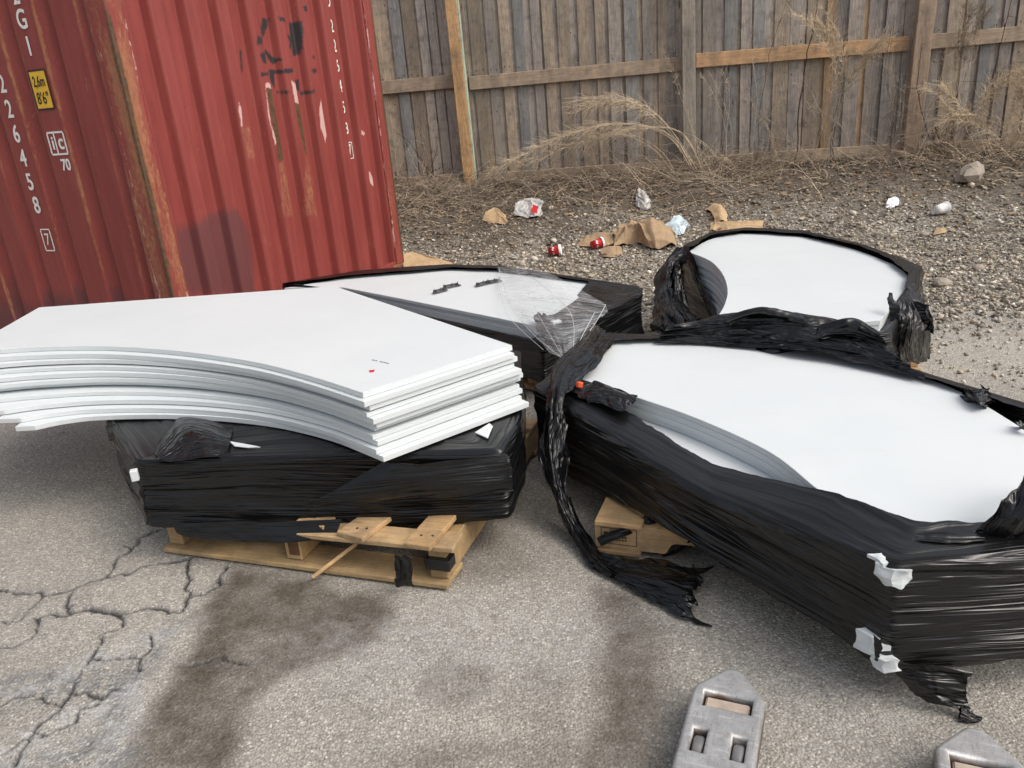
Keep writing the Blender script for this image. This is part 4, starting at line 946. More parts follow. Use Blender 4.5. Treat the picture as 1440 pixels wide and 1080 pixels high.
for k in range(NF):
    P = fsn + (0 if k == NF - 1 else np.array([rng.uniform(-.006, .004), rng.uniform(-.007, .004)]))
    if k < NF - 4:      # the lower boards have no cut here: they reach the film
        P = P[:lowcut]; P = np.vstack([P, at(830, 590, .27)[:2][None] + [.02, .0]])
    plate(P, .115 + k * tf + .0004, tf - .0008, 'board', SHEET, wf)
# corner chips of the boards showing through the torn film
c0 = np.array(fo[3]); ax = (np.array(fo[2]) - c0); ax /= np.linalg.norm(ax); ay = np.array(fo[4]) - c0; ay /= np.linalg.norm(ay)
def cchip(z, h_, la, lb, outv, seed):
    r_ = random.Random(seed); o_ = c0 - (ax + ay) / np.linalg.norm(ax + ay) * outv + (ax + ay) * .008
    j = lambda k: r_.uniform(-k, k)
    P = [o_, o_ + ax * la * .35 + ay * .001, o_ + ax * la * .8 + ay * .003, o_ + ax * la + ay * .02, o_ + ax * .02 + ay * .03, o_ + ay * lb + ax * .02, o_ + ay * lb * .85 + ax * .003, o_ + ay * lb * .4 + ax * .001]
    return plate(P, z, h_, 'exposed_corner', SHEET, wf, .0008)
def chunk(a_, b_, z, size, seed, out=.008):
    """broken board corner pushing through the film"""
    bm = bmesh.new(); bmesh.ops.create_cube(bm, size=1); bmesh.ops.subdivide_edges(bm, edges=bm.edges[:], cuts=5, use_grid_fill=True)
    q = c0 + ax * a_ + ay * b_ - (ax + ay) / np.linalg.norm(ax + ay) * out
    an = math.atan2(ay[1], ay[0]); Vc = []
    ca, sa = math.cos(an), math.sin(an)
    for v in bm.verts:
        p = np.array(v.co) * size; n_ = .0060 * np.array([float(vn(p[0] * 48, p[1] * 48, p[2] * 48, seed + k)) for k in range(3)])
        st_ = .0022 * math.copysign(1, math.sin((p[2] + .004) * 330)) * (1 if abs(v.co.x) > .45 or abs(v.co.y) > .45 else 0)
        p = p + n_; p[:2] *= 1 + st_ * 8
        x = p[0]; y = p[1]
        Vc.append((q[0] + ay[0] * x + ax[0] * y, q[1] + ay[1] * x + ax[1] * y, z + p[2]))
    bm.verts.index_update(); o = mk('exposed_corner', Vc, [[v.index for v in f.verts] for f in bm.faces], SHEET, wf); bm.free(); return o
chunk(.018, .018, .349, np.array([.042, .042, .042]), 1); chunk(.040, .012, .372, np.array([.030, .034, .008]), 7, .004)
chunk(.046, .006, .160, np.array([.026, .036, .046]), 2, .010); chunk(.010, .016, .126, np.array([.036, .030, .034]), 3, .011); chunk(.016, .010, .166, np.array([.022, .014, .014]), 5, .010)
# torn film lips round the holes
def e3(a_, b_, z, out=.016): q = c0 + ax * a_ + ay * b_ - (ax + ay) / np.linalg.norm(ax + ay) * out; return np.array([q[0], q[1], z])
crumple('torn_lip', [[e3(.030, 0, .190, .012), e3(.022, 0, .190, .015), e3(.010, 0, .188, .014)], [e3(.026, 0, .160, .018), e3(.018, 0, .158, .020), e3(.008, .0, .160, .018)], [e3(.026, 0, .125, .012), e3(.018, 0, .126, .016), e3(.010, 0, .130, .014)]], wf, 83, .003, 28, 50, 50)
# flap lying on the white top near the left corner, orange tag beside it
crumple('film_flap', [[P_(802, 546, .395), P_(828, 536, .40), P_(846, 536, .40), P_(897, 556, .395)], [P_(812, 556, .39), P_(836, 548, .405), P_(866, 552, .41), P_(890, 564, .395)], [P_(826, 566, .375), P_(850, 570, .385), P_(868, 577, .385), P_(874, 577, .388)]], wf, 51, .006, 15, 90, 60)
q = at(815, 541, .412); b = MB(); b.box(q, (.022, .018, .02), rz=.6, ry=.3, bev=.003); b.build('orange_tag', ORANGE, wf)
# gathered rope of film running down from the back left corner, then spreading on the ground
def strand(name, pts, widths, seed, n=90, folds=7, mat=None, parent=None, thick=.35):
    C = catmull(np.array([at(*p) if len(p) == 3 else p for p in pts]), n); wv = np.interp(np.linspace(0, 1, n), np.linspace(0, 1, len(widths)), widths)
    view = np.array([0, 0, H]) - C; tg = np.gradient(C, axis=0); tg /= np.linalg.norm(tg, axis=1)[:, None]
    upv = np.array([.35, -.8, .45]); side = np.cross(tg, upv); side /= np.linalg.norm(side, axis=1)[:, None]; nrm = np.cross(side, tg)
    m = 96; th = np.linspace(0, 2 * math.pi, m, endpoint=False)
    s_ = np.linspace(0, 1, n)[:, None] * n * .008
    a = np.cos(th)[None]; b_ = np.sin(th)[None]
    rr = .92 + .42 * np.abs(((th[None] / (2 * math.pi) * folds + 1.1 * fbm(s_ * 5, th[None] * .4, 0, seed)) % 1) * 2 - 1) + .25 * fbm(np.cos(th)[None] * 1.5 + 5, s_ * 9, np.sin(th)[None] * 1.5, seed + 3)
    V = C[:, None, :] + side[:, None, :] * (a * rr * wv[:, None] / 2)[..., None] + nrm[:, None, :] * (b_ * rr * wv[:, None] / 2 * thick)[..., None]
    V[..., 2] = np.maximum(V[..., 2], .002)
    return mk(name, V.reshape(-1, 3), gridf(m, n, True), mat or CRUM, parent, True, uv=np.stack(np.broadcast_arrays(s_ * .5, np.abs(th[None] - math.pi) * .05), 2).reshape(-1, 2))
rp = [(850, 466, .41), (828, 496, .42), (795, 526, .415), (783, 556, .40), (779, 600, .32), (780, 650, .22), (791, 700, .12), (808, 742, .05), (836, 786, .016), (862, 806, .012)]
rw = [42, 38, 32, 27, 27, 26, 22, 17, 14, 18]
for k, (sh, ws, sd_) in enumerate(((0, 1.05, 61), (8, .5, 161))):
    ctrl = []
    for i, (x, y, z) in enumerate(rp):
        x0, y0 = rp[max(i - 1, 0)][:2]; x1, y1 = rp[min(i + 1, 9)][:2]; tx, ty = x1 - x0, y1 - y0; L_ = math.hypot(tx, ty); nx, ny = -ty / L_, tx / L_
        hw = rw[i] * ws / 2 * (1 + .25 * math.sin(i * 2.1 + sd_)); o_ = sh * rw[i] / 40
        ctrl.append([P_(x + nx * (o_ - hw), y + ny * (o_ - hw), z - .004), P_(x + nx * o_, y + ny * o_, z + .004 + .005 * k), P_(x + nx * (o_ + hw), y + ny * (o_ + hw), z - .004)])
    crumple('film_rope', ctrl, wf, sd_, .0042, 20, 54, 220, stretch=(2.6, .30), rag=.16, floor=0, fine=.6)
crumple('film_tail', [[P_(838, 776, .012), P_(843, 786, .02), P_(838, 797, .008)], [P_(880, 786, .012), P_(880, 806, .03), P_(876, 822, .008)], [P_(925, 791, .012), P_(930, 818, .035), P_(915, 844, .008)], [P_(965, 800, .02), P_(968, 828, .04), P_(948, 862, .01)], [P_(984, 800, .03), P_(976, 832, .03), P_(972, 868, .008)]], wf, 62, .0065, 16, 120, 160, floor=.0, stretch=(1.6, .45), rag=.3, fine=.8)
strand('film_wisp', [(966, 862, .006), (980, 874, .006), (1002, 881, .004)], [.014, .010, .003], 63, 30, parent=wf)
strand('film_wisp', [(975, 803, .02), (990, 802, .02), (1004, 796, .012)], [.02, .010, .003], 64, 30, parent=wf)
crumple('gathered_film', [[P_(760, 560, .36), P_(790, 530, .40), P_(842, 476, .40)], [P_(768, 548, .385), P_(812, 512, .425), P_(856, 466, .415)], [P_(780, 545, .38), P_(822, 520, .40), P_(866, 478, .395)]], wf, 65, .010, 10, 110, 70, stretch=(.6, 2.2))
# crumpled ridge along the back edge
crumple('gathered_film', [[P_(925, 481, .392), P_(1000, 484, .395), P_(1100, 494, .398), P_(1200, 510, .398), P_(1300, 534, .395)], [P_(930, 470, .42), P_(1010, 466, .43), P_(1100, 470, .44), P_(1190, 484, .43), P_(1275, 512, .41)],
                          [P_(945, 462, .43), P_(1010, 448, .46), P_(1085, 446, .48), P_(1180, 454, .46), P_(1250, 490, .41)], [P_(960, 470, .33), P_(1015, 452, .40), P_(1090, 450, .40), P_(1185, 460, .38), P_(1245, 498, .30)]], wf, 66, .018, 9, 260, 110, stretch=(.4, 1.7))
crumple('gathered_film', [[P_(1022, 462, .44), P_(1060, 448, .47), P_(1130, 468, .44)], [P_(1024, 450, .48), P_(1072, 436, .52), P_(1128, 446, .49)], [P_(1040, 455, .44), P_(1080, 440, .47), P_(1120, 450, .44)]], wf, 67, .016, 9, 100, 70, stretch=(.5, 1.6))
crumple('gathered_film', [[P_(1150, 474, .44), P_(1195, 470, .45), P_(1246, 490, .42)], [P_(1150, 460, .47), P_(1200, 450, .50), P_(1236, 466, .47)], [P_(1155, 464, .43), P_(1200, 455, .45), P_(1240, 470, .42)]], wf, 68, .015, 9, 100, 70, stretch=(.5, 1.6))
crumple('film_tuft', [[P_(1352, 548, .39), P_(1368, 548, .42), P_(1390, 540, .43)], [P_(1356, 562, .37), P_(1380, 568, .41), P_(1400, 566, .38)], [P_(1374, 580, .33), P_(1392, 588, .33), P_(1418, 580, .31)]], wf, 69, .014, 17, 60, 60, rag=.35)
crumple('film_tuft', [[P_(1425, 596, .39), P_(1440, 600, .41), P_(1470, 604, .40)], [P_(1428, 606, .37), P_(1446, 612, .38), P_(1470, 620, .36)]], wf, 70, .010, 17, 40, 40)
# film standing up at the right
crumple('gathered_film', [[P_(1372, 750, .385), P_(1410, 752, .39), P_(1475, 760, .39)], [P_(1396, 728, .43), P_(1430, 722, .45), P_(1480, 720, .45)], [P_(1412, 702, .48), P_(1440, 676, .50), P_(1490, 650, .51)], [P_(1440, 690, .44), P_(1470, 680, .45), P_(1500, 660, .45)]], wf, 71, .012, 9, 90, 80, stretch=(1.6, .8))
crumple('loose_film', [[P_(1290, 748, .392), P_(1330, 744, .396), P_(1378, 748, .392)], [P_(1285, 762, .388), P_(1335, 760, .394), P_(1385, 764, .388)]], wf, 72, .005, 8, 60, 30)
# torn flap hanging from the bottom front corner to the ground
crumple('film_flap', [[P_(1236, 926, .12), P_(1290, 936, .12), P_(1365, 940, .11)], [P_(1262, 952, .075), P_(1300, 956, .085), P_(1362, 962, .075)], [P_(1278, 976, .03), P_(1320, 982, .045), P_(1364, 984, .035)], [P_(1310, 992, .008), P_(1345, 1000, .02), P_(1372, 1008, .006)]], wf, 73, .009, 10, 80, 80, stretch=(.7, 1.8), floor=0)
strand('film_wisp', [(1350, 1004, .012), (1370, 1011, .006), (1381, 1010, .004)], [.03, .018, .004], 74, 30, parent=wf)
# film scraps on the pallet end
strand('film_strip', [(842, 762, .05), (866, 752, .075), (900, 738, .10), (915, 722, .13)], [.022, .024, .022, .02], 75, 50, parent=wf, thick=.2)
strand('film_strip', [(925, 724, .12), (916, 742, .09), (911, 762, .04), (926, 778, .008)], [.03, .035, .03, .01], 76, 50, parent=wf, thick=.3)
strand('film_strip', [(932, 782, .004), (950, 776, .01), (968, 764, .06), (980, 752, .11)], [.006, .010, .016, .02], 77, 50, parent=wf, thick=.3)
finish(wf)
pr0 = at(838, 774, 0); pr1 = at(1058, 802, 0); pvv = pr1 - pr0; prz = math.atan2(pvv[1], pvv[0])
pr = thing('wooden_pallet', (pr0[0], pr0[1], .002), 'weathered pallet with a notched, stamped stringer under the large right stack', 'pallet', 'wooden pallets under the wrapped stacks', prz)
def notched(y, col, nm='stringer'):
    pts = [(0, .016), (.215, .016), (.222, .024), (.235, .050), (.25, .056), (.43, .056), (.445, .050), (.455, .024), (.462, .016), (1.0, .016), (1.0, .100), (0, .100)]
    n = len(pts); Vp = [(x, y, z) for x, z in pts] + [(x, y + .042, z) for x, z in pts]
    Fc = [list(range(n)), list(range(2 * n - 1, n - 1, -1))] + [[(i + 1) % n, i, n + i, n + (i + 1) % n] for i in range(n)]
    b = MB(); b.add(Vp, Fc, col); return b.build(nm, PALLETW, pr)
blk = notched(0, (1.0, .95, .88)); notched(.42, (.8, .75, .68)); notched(.86, (.85, .8, .7))
for x, wdt in ((.075, .15), (.30, .09), (.46, .09), (.62, .09), (.80, .09), (.95, .09)):
    b = MB(); b.box((x, .44, .1085), (wdt - .004, .92, .016), col=(.95, .9, .82), bev=.0025, rz=.006); b.build('top_board', PALLETW, pr)
for x in (.075, .55, .93):
    b = MB(); b.box((x, .44, .0075), (.135, .91, .015), col=(.72, .68, .62), bev=.002); b.build('bottom_board', PALLETW, pr)
b = MB()
for c, s in (((.02, 0, 0), (.0015, .001, .055)), ((.130, 0, 0), (.0015, .001, .055)), ((.075, 0, .0275), (.109, .001, .0015)), ((.075, 0, -.0275), (.109, .001, .0015)), ((.05, 0, .0), (.0015, .001, .053)), ((.036, 0, -.004), (.014, .001, .034))):
    b.box((c[0], -.0010, .058 + c[2]), s)
for r_ in range(4):
    for k in range(5): b.box((.060 + k * .009, -.0010, .076 - r_ * .010), (.0055, .001, .0045 if r_ % 2 else .006))
b.build('stamp', BLACKP, blk)

# ------------------------------------------------------------------ pallet jack forks in front
fdir = np.array([.41, .912]); fdir /= np.linalg.norm(fdir); frz = math.atan2(fdir[1], fdir[0]) - math.pi / 2
apex = at(1032, 940, .085)
pj = thing('pallet_jack', (apex[0], apex[1], 0), 'worn grey steel pallet jack pointing its two forks at the stacks', 'pallet jack', rz=frz)
def fork_mesh(x0, y0):
    cu = bpy.data.curves.new('fork', 'CURVE'); cu.dimensions = '2D'; cu.fill_mode = 'BOTH'; cu.extrude = .022; cu.bevel_depth = .009; cu.bevel_resolution = 3; cu.offset = -.009
    def sp(pts):
        s = cu.splines.new('POLY'); s.points.add(len(pts) - 1); s.use_cyclic_u = True
        for q, p in zip(s.points, pts): q.co = (p[0], p[1], 0, 1)
    sp([(-.018, -.004), (-.008, .001), (.010, .001), (.020, -.005), (.072, -.070), (.078, -.086), (.078, -1.1), (-.078, -1.1), (-.078, -.086), (-.072, -.070)])
    sp([(-.051, -.086), (.053, -.086), (.053, -.130), (-.051, -.130)][::-1])
    for sx in (-1, 1): sp([(sx * .040 - .014, -.20), (sx * .040 + .014, -.20), (sx * .040 + .014, -.262), (sx * .040 - .014, -.262)][::-1])
    to = bpy.data.objects.new('fork', cu); COL.objects.link(to); dg = bpy.context.evaluated_depsgraph_get(); dg.update()
    me = bpy.data.meshes.new_from_object(to.evaluated_get(dg)); bpy.data.objects.remove(to); bpy.data.curves.remove(cu)
    me.transform(Matrix.Translation((x0, y0, .054))); me.materials.clear(); me.materials.append(STEEL)
    o = bpy.data.objects.new('fork', me); COL.objects.link(o); o.parent = pj
    b = MB(); b.box((x0 + .001, y0 - .108, .056), (.094, .034, .034), bev=.004); b.build('slot_pad', PINKBLK, o)  # beige pad standing in for the ground seen through the slot
    for sx in (-1, 1):
        b = MB(); Mw = Matrix.Translation((x0 + sx * .040, y0 - .232, .042)) @ Matrix.Rotation(math.pi / 2, 4, 'Y')
        b.lathe([(.004, -.011), (.034, -.011), (.037, -.007), (.037, .007), (.034, .011), (.004, .011)], 24, Mw); b.build('load_wheel', RUBBER, o, True)
    return o
fork_mesh(0, 0); fork_mesh(.478, -.03)
b = MB(); b.box((.24, -1.16, .22), (.56, .14, .36), bev=.02); b.build('frame', STEEL, pj)
b = MB(); b.tube([(.24, -1.24, .30), (.24, -1.36, .78), (.24, -1.40, 1.02)], .018, .018, 10); b.tube([(.08, -1.40, 1.04), (.40, -1.40, 1.04)], .015, .015, 10); b.build('handle', STEEL, pj, True)
b = MB()
for sx in (-.05, .05): b.lathe([(.01, -.025), (.09, -.025), (.09, .025), (.01, .025)], 24, Matrix.Translation((.24 + sx, -1.30, .092)) @ Matrix.Rotation(math.pi / 2, 4, 'Y'))
b.build('steer_wheel', RUBBER, pj, True)

# ------------------------------------------------------------------ litter
def litter(name, px_grid, zoff, mat, seed, amp, freq, label, cat, group=None, nu=50, nv=40, sharp=True):
    """a crumpled sheet lying on the ground: control grid of pixel places on the ground with heights"""
    ctrl = []
    for row in px_grid:
        r_ = []
        for (x, y, h_) in row:
            p = onground(x, y)
            if h_ > 0: p = at(x, y, p[2] + h_) if False else np.array([p[0], p[1], p[2] + h_])
            r_.append(p + [0, 0, zoff])
        ctrl.append(r_)
    o = crumple(name, ctrl, None, seed, amp, freq, nu, nv, mat, .1)
    if not sharp: pass
    o.data.polygons.foreach_set('use_smooth', np.zeros(len(o.data.polygons), dtype=bool)) if sharp else None
    c = np.array([v.co for v in o.data.vertices]).mean(0); zmin = min(v.co.z for v in o.data.vertices)
    o.data.transform(Matrix.Translation((-c[0], -c[1], -zmin))); o.location = (c[0], c[1], zmin)
    return tag(o, label, cat, group)
litter('kraft_paper', [[(866, 350, 0), (890, 345, .02), (915, 352, .02), (948, 350, 0)], [(862, 344, .06), (892, 340, .13), (918, 344, .14), (952, 342, .02)], [(870, 336, .07), (895, 333, .12), (920, 334, .13), (945, 336, .05)], [(880, 332, .0), (900, 330, .03), (922, 329, .03), (940, 331, 0)]], .012, CARD, 3, .036, 8, 'large crumpled sheet of brown kraft paper lying on the gravel by the red cups', 'paper', nu=90, nv=70)
litter('kraft_paper', [[(812, 348, 0), (840, 350, 0), (868, 346, .01)], [(818, 340, .02), (840, 338, .05), (862, 338, .04)], [(830, 336, 0), (850, 334, .02), (870, 332, .02)]], .01, CARD, 6, .010, 11, 'flatter folded piece of brown paper behind the right red cup', 'paper')
litter('cardboard_scrap', [[(679, 313, 0), (700, 316, 0), (716, 316, 0)], [(684, 308, .05), (697, 306, .07), (712, 312, .03)], [(690, 304, .03), (700, 304, .04), (712, 308, 0)]], .012, TAN, 8, .008, 10, 'folded tan cardboard scrap lying at the edge of the dead brush', 'cardboard')
litter('cardboard_scrap', [[(569, 380, 0), (600, 380, 0), (640, 378, 0)], [(568, 372, .03), (595, 370, .035), (636, 373, .01)], [(570, 367, .05), (588, 366, .05), (625, 371, .01)]], .01, TAN, 9, .006, 8, 'tan cardboard sheet lying beside the bottom corner of the red container', 'cardboard')
litter('cardboard_scrap', [[(998, 326, 0), (1030, 327, 0), (1072, 322, 0)], [(1000, 318, .02), (1035, 319, .03), (1074, 315, .01)]], .015, TAN, 10, .008, 10, 'long torn strip of tan cardboard just behind the back right stack', 'cardboard')
litter('cardboard_scrap', [[(991, 296, 0), (1005, 292, .03), (1016, 294, .02)], [(1000, 304, .02), (1012, 302, .06), (1022, 303, .02)], [(1006, 316, .0), (1014, 316, .03), (1022, 316, .01)]], .012, TAN, 11, .008, 10, 'curled brown cardboard strip standing on the gravel below the weeds', 'cardboard')
litter('cardboard_scrap', [[(846, 362, 0), (864, 364, 0), (876, 358, 0)], [(844, 355, .02), (862, 353, .03), (874, 352, .02)]], .012, CARD, 12, .004, 10, 'small flat brown carton flap in front of the kraft paper', 'cardboard')
litter('chip_bag', [[(930, 332, 0), (950, 334, 0), (962, 330, 0)], [(935, 324, .03), (950, 322, .05), (966, 326, .03)], [(946, 316, .03), (956, 312, .04), (970, 322, .01)]], .012, BLUEP, 13, .012, 13, 'crumpled pale blue and white printed bag beside the kraft paper', 'bag')
litter('plastic_bag', [[(722, 306, 0), (742, 308, 0), (762, 304, 0)], [(724, 300, .05), (742, 298, .09), (764, 298, .05)], [(730, 294, .03), (748, 290, .06), (766, 292, .03)]], .01, BAGCL, 14, .022, 12, 'crumpled cloudy plastic bag caught in the dead brush', 'bag')
litter('red_wrapper', [[(747, 306, .03), (756, 310, .03)], [(750, 302, .07), (758, 305, .06)]], .03, CUPRED, 15, .006, 12, 'small red wrapper lying on the cloudy plastic bag', 'wrapper', nu=20, nv=20)
litter('paper_scrap', [[(1246, 293, 0), (1255, 294, 0), (1263, 290, 0)], [(1248, 287, .03), (1256, 285, .035), (1264, 284, .02)]], .012, PAPERW, 16, .006, 12, 'crumpled white paper scrap left of the white foam cup', 'paper', nu=30, nv=24)
litter('plastic_bag', [[(893, 290, 0), (905, 296, 0), (914, 296, 0)], [(896, 280, .04), (906, 286, .04), (915, 289, .02)], [(898, 274, .05), (905, 276, .05), (910, 280, .02)]], .01, BAGCL, 17, .014, 14, 'pale torn plastic scrap among weeds left of the curled cardboard strip', 'bag', nu=40, nv=30)
litter('cardboard_scrap', [[(1312, 333, 0), (1322, 331, 0), (1330, 329, 0)], [(1314, 328, .01), (1322, 326, .02), (1330, 326, .01)]], .012, TAN, 18, .003, 10, 'thin tan splinter of board below the white foam cup', 'cardboard', nu=20, nv=14)
def cup(px, py, dirpx, r0, r1, L, mat, label, stripe=None, lid=None, group=None):
    p = onground(px, py); p2 = onground(*dirpx); d = p2 - p; d[2] = 0; an = math.atan2(d[1], d[0])
    t_ = thing('paper_cup', (p[0], p[1], p[2] + r1 * .8 + .012), label, 'cup', group, an)
    tilt = math.atan2(r1 - r0, L)
    Mw = Matrix.Rotation(math.pi / 2 - tilt * .8, 4, 'Y')
    b = MB(); b.lathe([(.002, .004), (r0 - .002, .004), (r0, 0), (r0 + (r1 - r0) * .5, L * .5), (r1, L), (r1 + .003, L + .002), (r1 + .003, L + .007), (r1 - .002, L + .006), (r1 - .004, L * .98), (r0, .01)], 24, Mw); b.build('cup_body', mat, t_, True)
    if lid is not None:
        b = MB(); b.lathe([(r1 + .005, L - .008), (r1 + .006, L + .006), (r1 + .001, L + .010), (r1 - .006, L + .005), (.002, L + .006)], 24, Mw); b.build('lid', lid, t_, True)
    if stripe is not None:
        b = MB()
        for a0 in (-2.6, -1.2, .2, 1.6):
            for k in range(6):
                aa = a0 + k * .16; zz = L * (.42 + .05 * math.sin(k * 1.3)); rr = r0 + (r1 - r0) * zz / L + .0012
                pts = [Vector((rr * math.cos(aa + s * .07), rr * math.sin(aa + s * .07), zz + e * L * .07)) for s, e in ((-1, -1), (1, -.6), (1, 1), (-1, .8))]
                b.add([Mw @ q for q in pts], [(0, 1, 2, 3)])
        b.build('cup_lettering', stripe, t_)
    return t_
cup(772, 361, (792, 359), .028, .040, .095, CUPRED, 'red paper drink cup with white rim lying nearest on the gravel', FOAM, FOAM, 'red paper cups')
cup(832, 352, (850, 347), .028, .040, .095, CUPRED, 'red paper drink cup lying in front of the crumpled kraft paper', FOAM, FOAM, 'red paper cups')
cup(1311, 305, (1340, 299), .030, .046, .125, FOAM, 'white foam cup lying on its side near the fence at the right')
cup(872, 331, (892, 329), .028, .034, .085, FOAM, 'small white paper cup lying on top of the brown kraft paper')
p = onground(1366, 256)
bm = bmesh.new(); bmesh.ops.create_icosphere(bm, subdivisions=2, radius=.10)
for v in bm.verts:
    c = np.array(v.co); k = 1 + .55 * float(vn(c[0] * 11 + 3, c[1] * 11, c[2] * 11, 3)); v.co = Vector((c[0] * k * 1.45 + c[2] * .3, c[1] * k * .7, max(c[2] * k * 1.1, -.06)))
bm.verts.index_update(); o = mk('rock', [tuple(v.co) for v in bm.verts], [[v.index for v in f.verts] for f in bm.faces], ROCK); bm.free()
o.location = (p[0], p[1], p[2] + .07); tag(o, 'large angular tan rock below the weeds at the right end of the fence', 'rock')
for i, (x, y, s, lb) in enumerate(((1300, 332, .03, 'pale rounded stone on the gravel below the foam cup'), (1324, 402, .045, 'biggest pale stone on the gravel right of the back stack'), (1375, 380, .035, 'tan flat stone at the right edge of the gravel'))):
    p = onground(x, y); bm = bmesh.new(); bmesh.ops.create_icosphere(bm, subdivisions=2, radius=s)
    for v in bm.verts:
        c = np.array(v.co); k = 1 + .3 * float(fbm(c[0] * 20 + i * 5, c[1] * 20, c[2] * 20, i, 2)); v.co = Vector((c[0] * k * 1.3, c[1] * k, c[2] * k * .75))
    bm.verts.index_update(); o = mk('stone', [tuple(v.co) for v in bm.verts], [[v.index for v in f.verts] for f in bm.faces], ROCK); bm.free()
    o.location = (p[0], p[1], p[2] + s * .4); tag(o, lb, 'stone')

# ------------------------------------------------------------------ weeds along the fence
def fp(px, py, q):
    return onplane(px, py, [*(FP0 + FN * q), 0], np.array([*FN, 0]))
class Hair:
    """many fine tapered stems in one mesh, three-sided"""
    def __init__(s): s.V = []; s.F = []; s.C = []; s.n = 0
    def stem(s, pts, r0, r1, col):
        P = np.asarray(pts, float); m = len(P); t_ = np.gradient(P, axis=0); t_ /= np.maximum(np.linalg.norm(t_, axis=1, keepdims=True), 1e-9)
        a = np.cross(t_, [.31, .2, .93]); l_ = np.linalg.norm(a, axis=1, keepdims=True); a = a / np.maximum(l_, 1e-6); b_ = np.cross(t_, a); r = np.linspace(r0, r1, m)[:, None]
        V_ = np.stack([P + a * r, P + (-.5 * a + .87 * b_) * r, P + (-.5 * a - .87 * b_) * r], 1).reshape(-1, 3)
        f = gridf(3, m, True) + s.n; s.V.append(V_); s.F.append(f); s.C.append(np.tile(np.array(col), (len(V_), 1))); s.n += len(V_)
    def build(s, name, mat, parent=None): return mk(name, np.concatenate(s.V), np.concatenate(s.F), mat, parent, True, cols=np.concatenate(s.C))
PALE = (.62, .50, .35); MIDC = (.44, .35, .25); DARK = (.075, .055, .045); GREYT = (.36, .30, .24)
hr = np.random.default_rng(99)
def jit(c, v=.2): return tuple(np.array(c) * hr.uniform(1 - v, 1 + v))
def weed(px_stems, q, label, plume=0, plume_from=.45, col=PALE, r=.0035, n_side=0, plume_len=.10, droop=(-.3, 0, -.5), name='dry_weed', cat='weed', group='dry weeds along the fence', copies=3, spread=.04, pcol=None):
    base = fp(*px_stems[0][0], q); base[2] = float(bank(base[0], base[1]))
    t_ = thing(name, base, label, cat, group)
    hs = Hair(); hp = Hair() if plume >= 20 else hs
    for px in px_stems:
        ctrl = [fp(x, y, q) for x, y in px]; ctrl[0][2] = min(ctrl[0][2], float(bank(ctrl[0][0], ctrl[0][1])) - .01)
        for k in range(copies):
            C = np.array(ctrl); d = hr.normal(0, spread, 3) * [1, .8, .6] if k else np.zeros(3)
            C = C + d * np.linspace(.25, 1, len(C))[:, None] ** 1.0
            P = catmull(C, 22); P = P + np.c_[fbm(np.arange(22) * .45, k, 0, 5), fbm(np.arange(22) * .45, k, 3, 6), np.zeros(22)] * .022
            hs.stem(P - base, r * hr.uniform(.7, 1.1), r * .35, jit(col))
            i0 = int(plume_from * 21)
            for _ in range(plume):
                i = hr.integers(i0, 21); p = P[i]; tg = P[min(i + 1, 21)] - P[i - 1]; tg = tg / np.linalg.norm(tg)
                L = plume_len * hr.uniform(.4, 1.2); dv = tg * .8 + hr.normal(0, .55, 3) + np.array(droop) * .6; dv /= np.linalg.norm(dv)
                e1 = p + dv * L * .5 + hr.normal(0, .008, 3); e2 = e1 + (dv + np.array(droop) * .7 + hr.normal(0, .3, 3)) * L * .5
                hp.stem(np.array([p, e1, e2]) - base, .0018, .0009, jit(pcol or col, .3))
            for _ in range(n_side):
                i = hr.integers(5, 20); p = P[i]; dv = hr.normal(0, .6, 3) + [0, 0, .5]; dv /= np.linalg.norm(dv); L = hr.uniform(.08, .3)
                q1 = p + dv * L * .5; q2 = q1 + (dv + hr.normal(0, .35, 3)) * L * .5
                hs.stem(np.array([p, q1, q2]) - base, r * .45, r * .2, jit(col))
    hs.build('stems', STRAW if col != DARK else TWIG, t_)
    if hp is not hs and hp.n: hp.build('seed_heads', STRAW, t_)
    return t_
weed([[(990, 262), (965, 212), (918, 158), (870, 140), (815, 150)], [(985, 262), (950, 200), (895, 176), (830, 180), (760, 205), (690, 242)], [(995, 262), (960, 190), (900, 180), (820, 196), (720, 235)]], .45,
     'tall dry reed arching left with a feathery tan plume beside the fence post', 95, .5, PALE, .0035, 2, .16, (-.5, 0, -.35), copies=4, spread=.07)
weed([[(960, 262), (925, 215), (880, 190), (830, 195)]], .6, 'low bent dry stalk under the feathery plume', 40, .6, MIDC, .0035, 0, .1, (-.4, 0, -.2), copies=3)
weed([[(1118, 228), (1128, 120), (1142, 45), (1153, -10)]], .3, 'dark bare sapling stem rising straight in the middle of the fence', 0, .5, DARK, .0085, 3, name='sapling', cat='sapling', group='bare saplings along the fence', copies=1)
weed([[(1062, 232), (1074, 120), (1090, 50), (1112, -10)]], .3, 'thin leaning dark sapling left of the straight one', 0, .5, (.12, .085, .06), .0055, 4, name='sapling', cat='sapling', group='bare saplings along the fence', copies=1)
weed([[(1342, 226), (1306, 190), (1291, 130), (1293, 85), (1300, 60)], [(1338, 226), (1320, 196), (1316, 168), (1318, 140)]], .25, 'dark bowed sapling curving beside the right fence post', 0, .5, DARK, .008, 4, name='sapling', cat='sapling', group='bare saplings along the fence', copies=1)
weed([[(1385, 226), (1392, 150), (1402, 80), (1428, -10)]], .3, 'dark bare sapling leaning right at the far right of the fence', 0, .5, DARK, .008, 5, name='sapling', cat='sapling', group='bare saplings along the fence', copies=1)
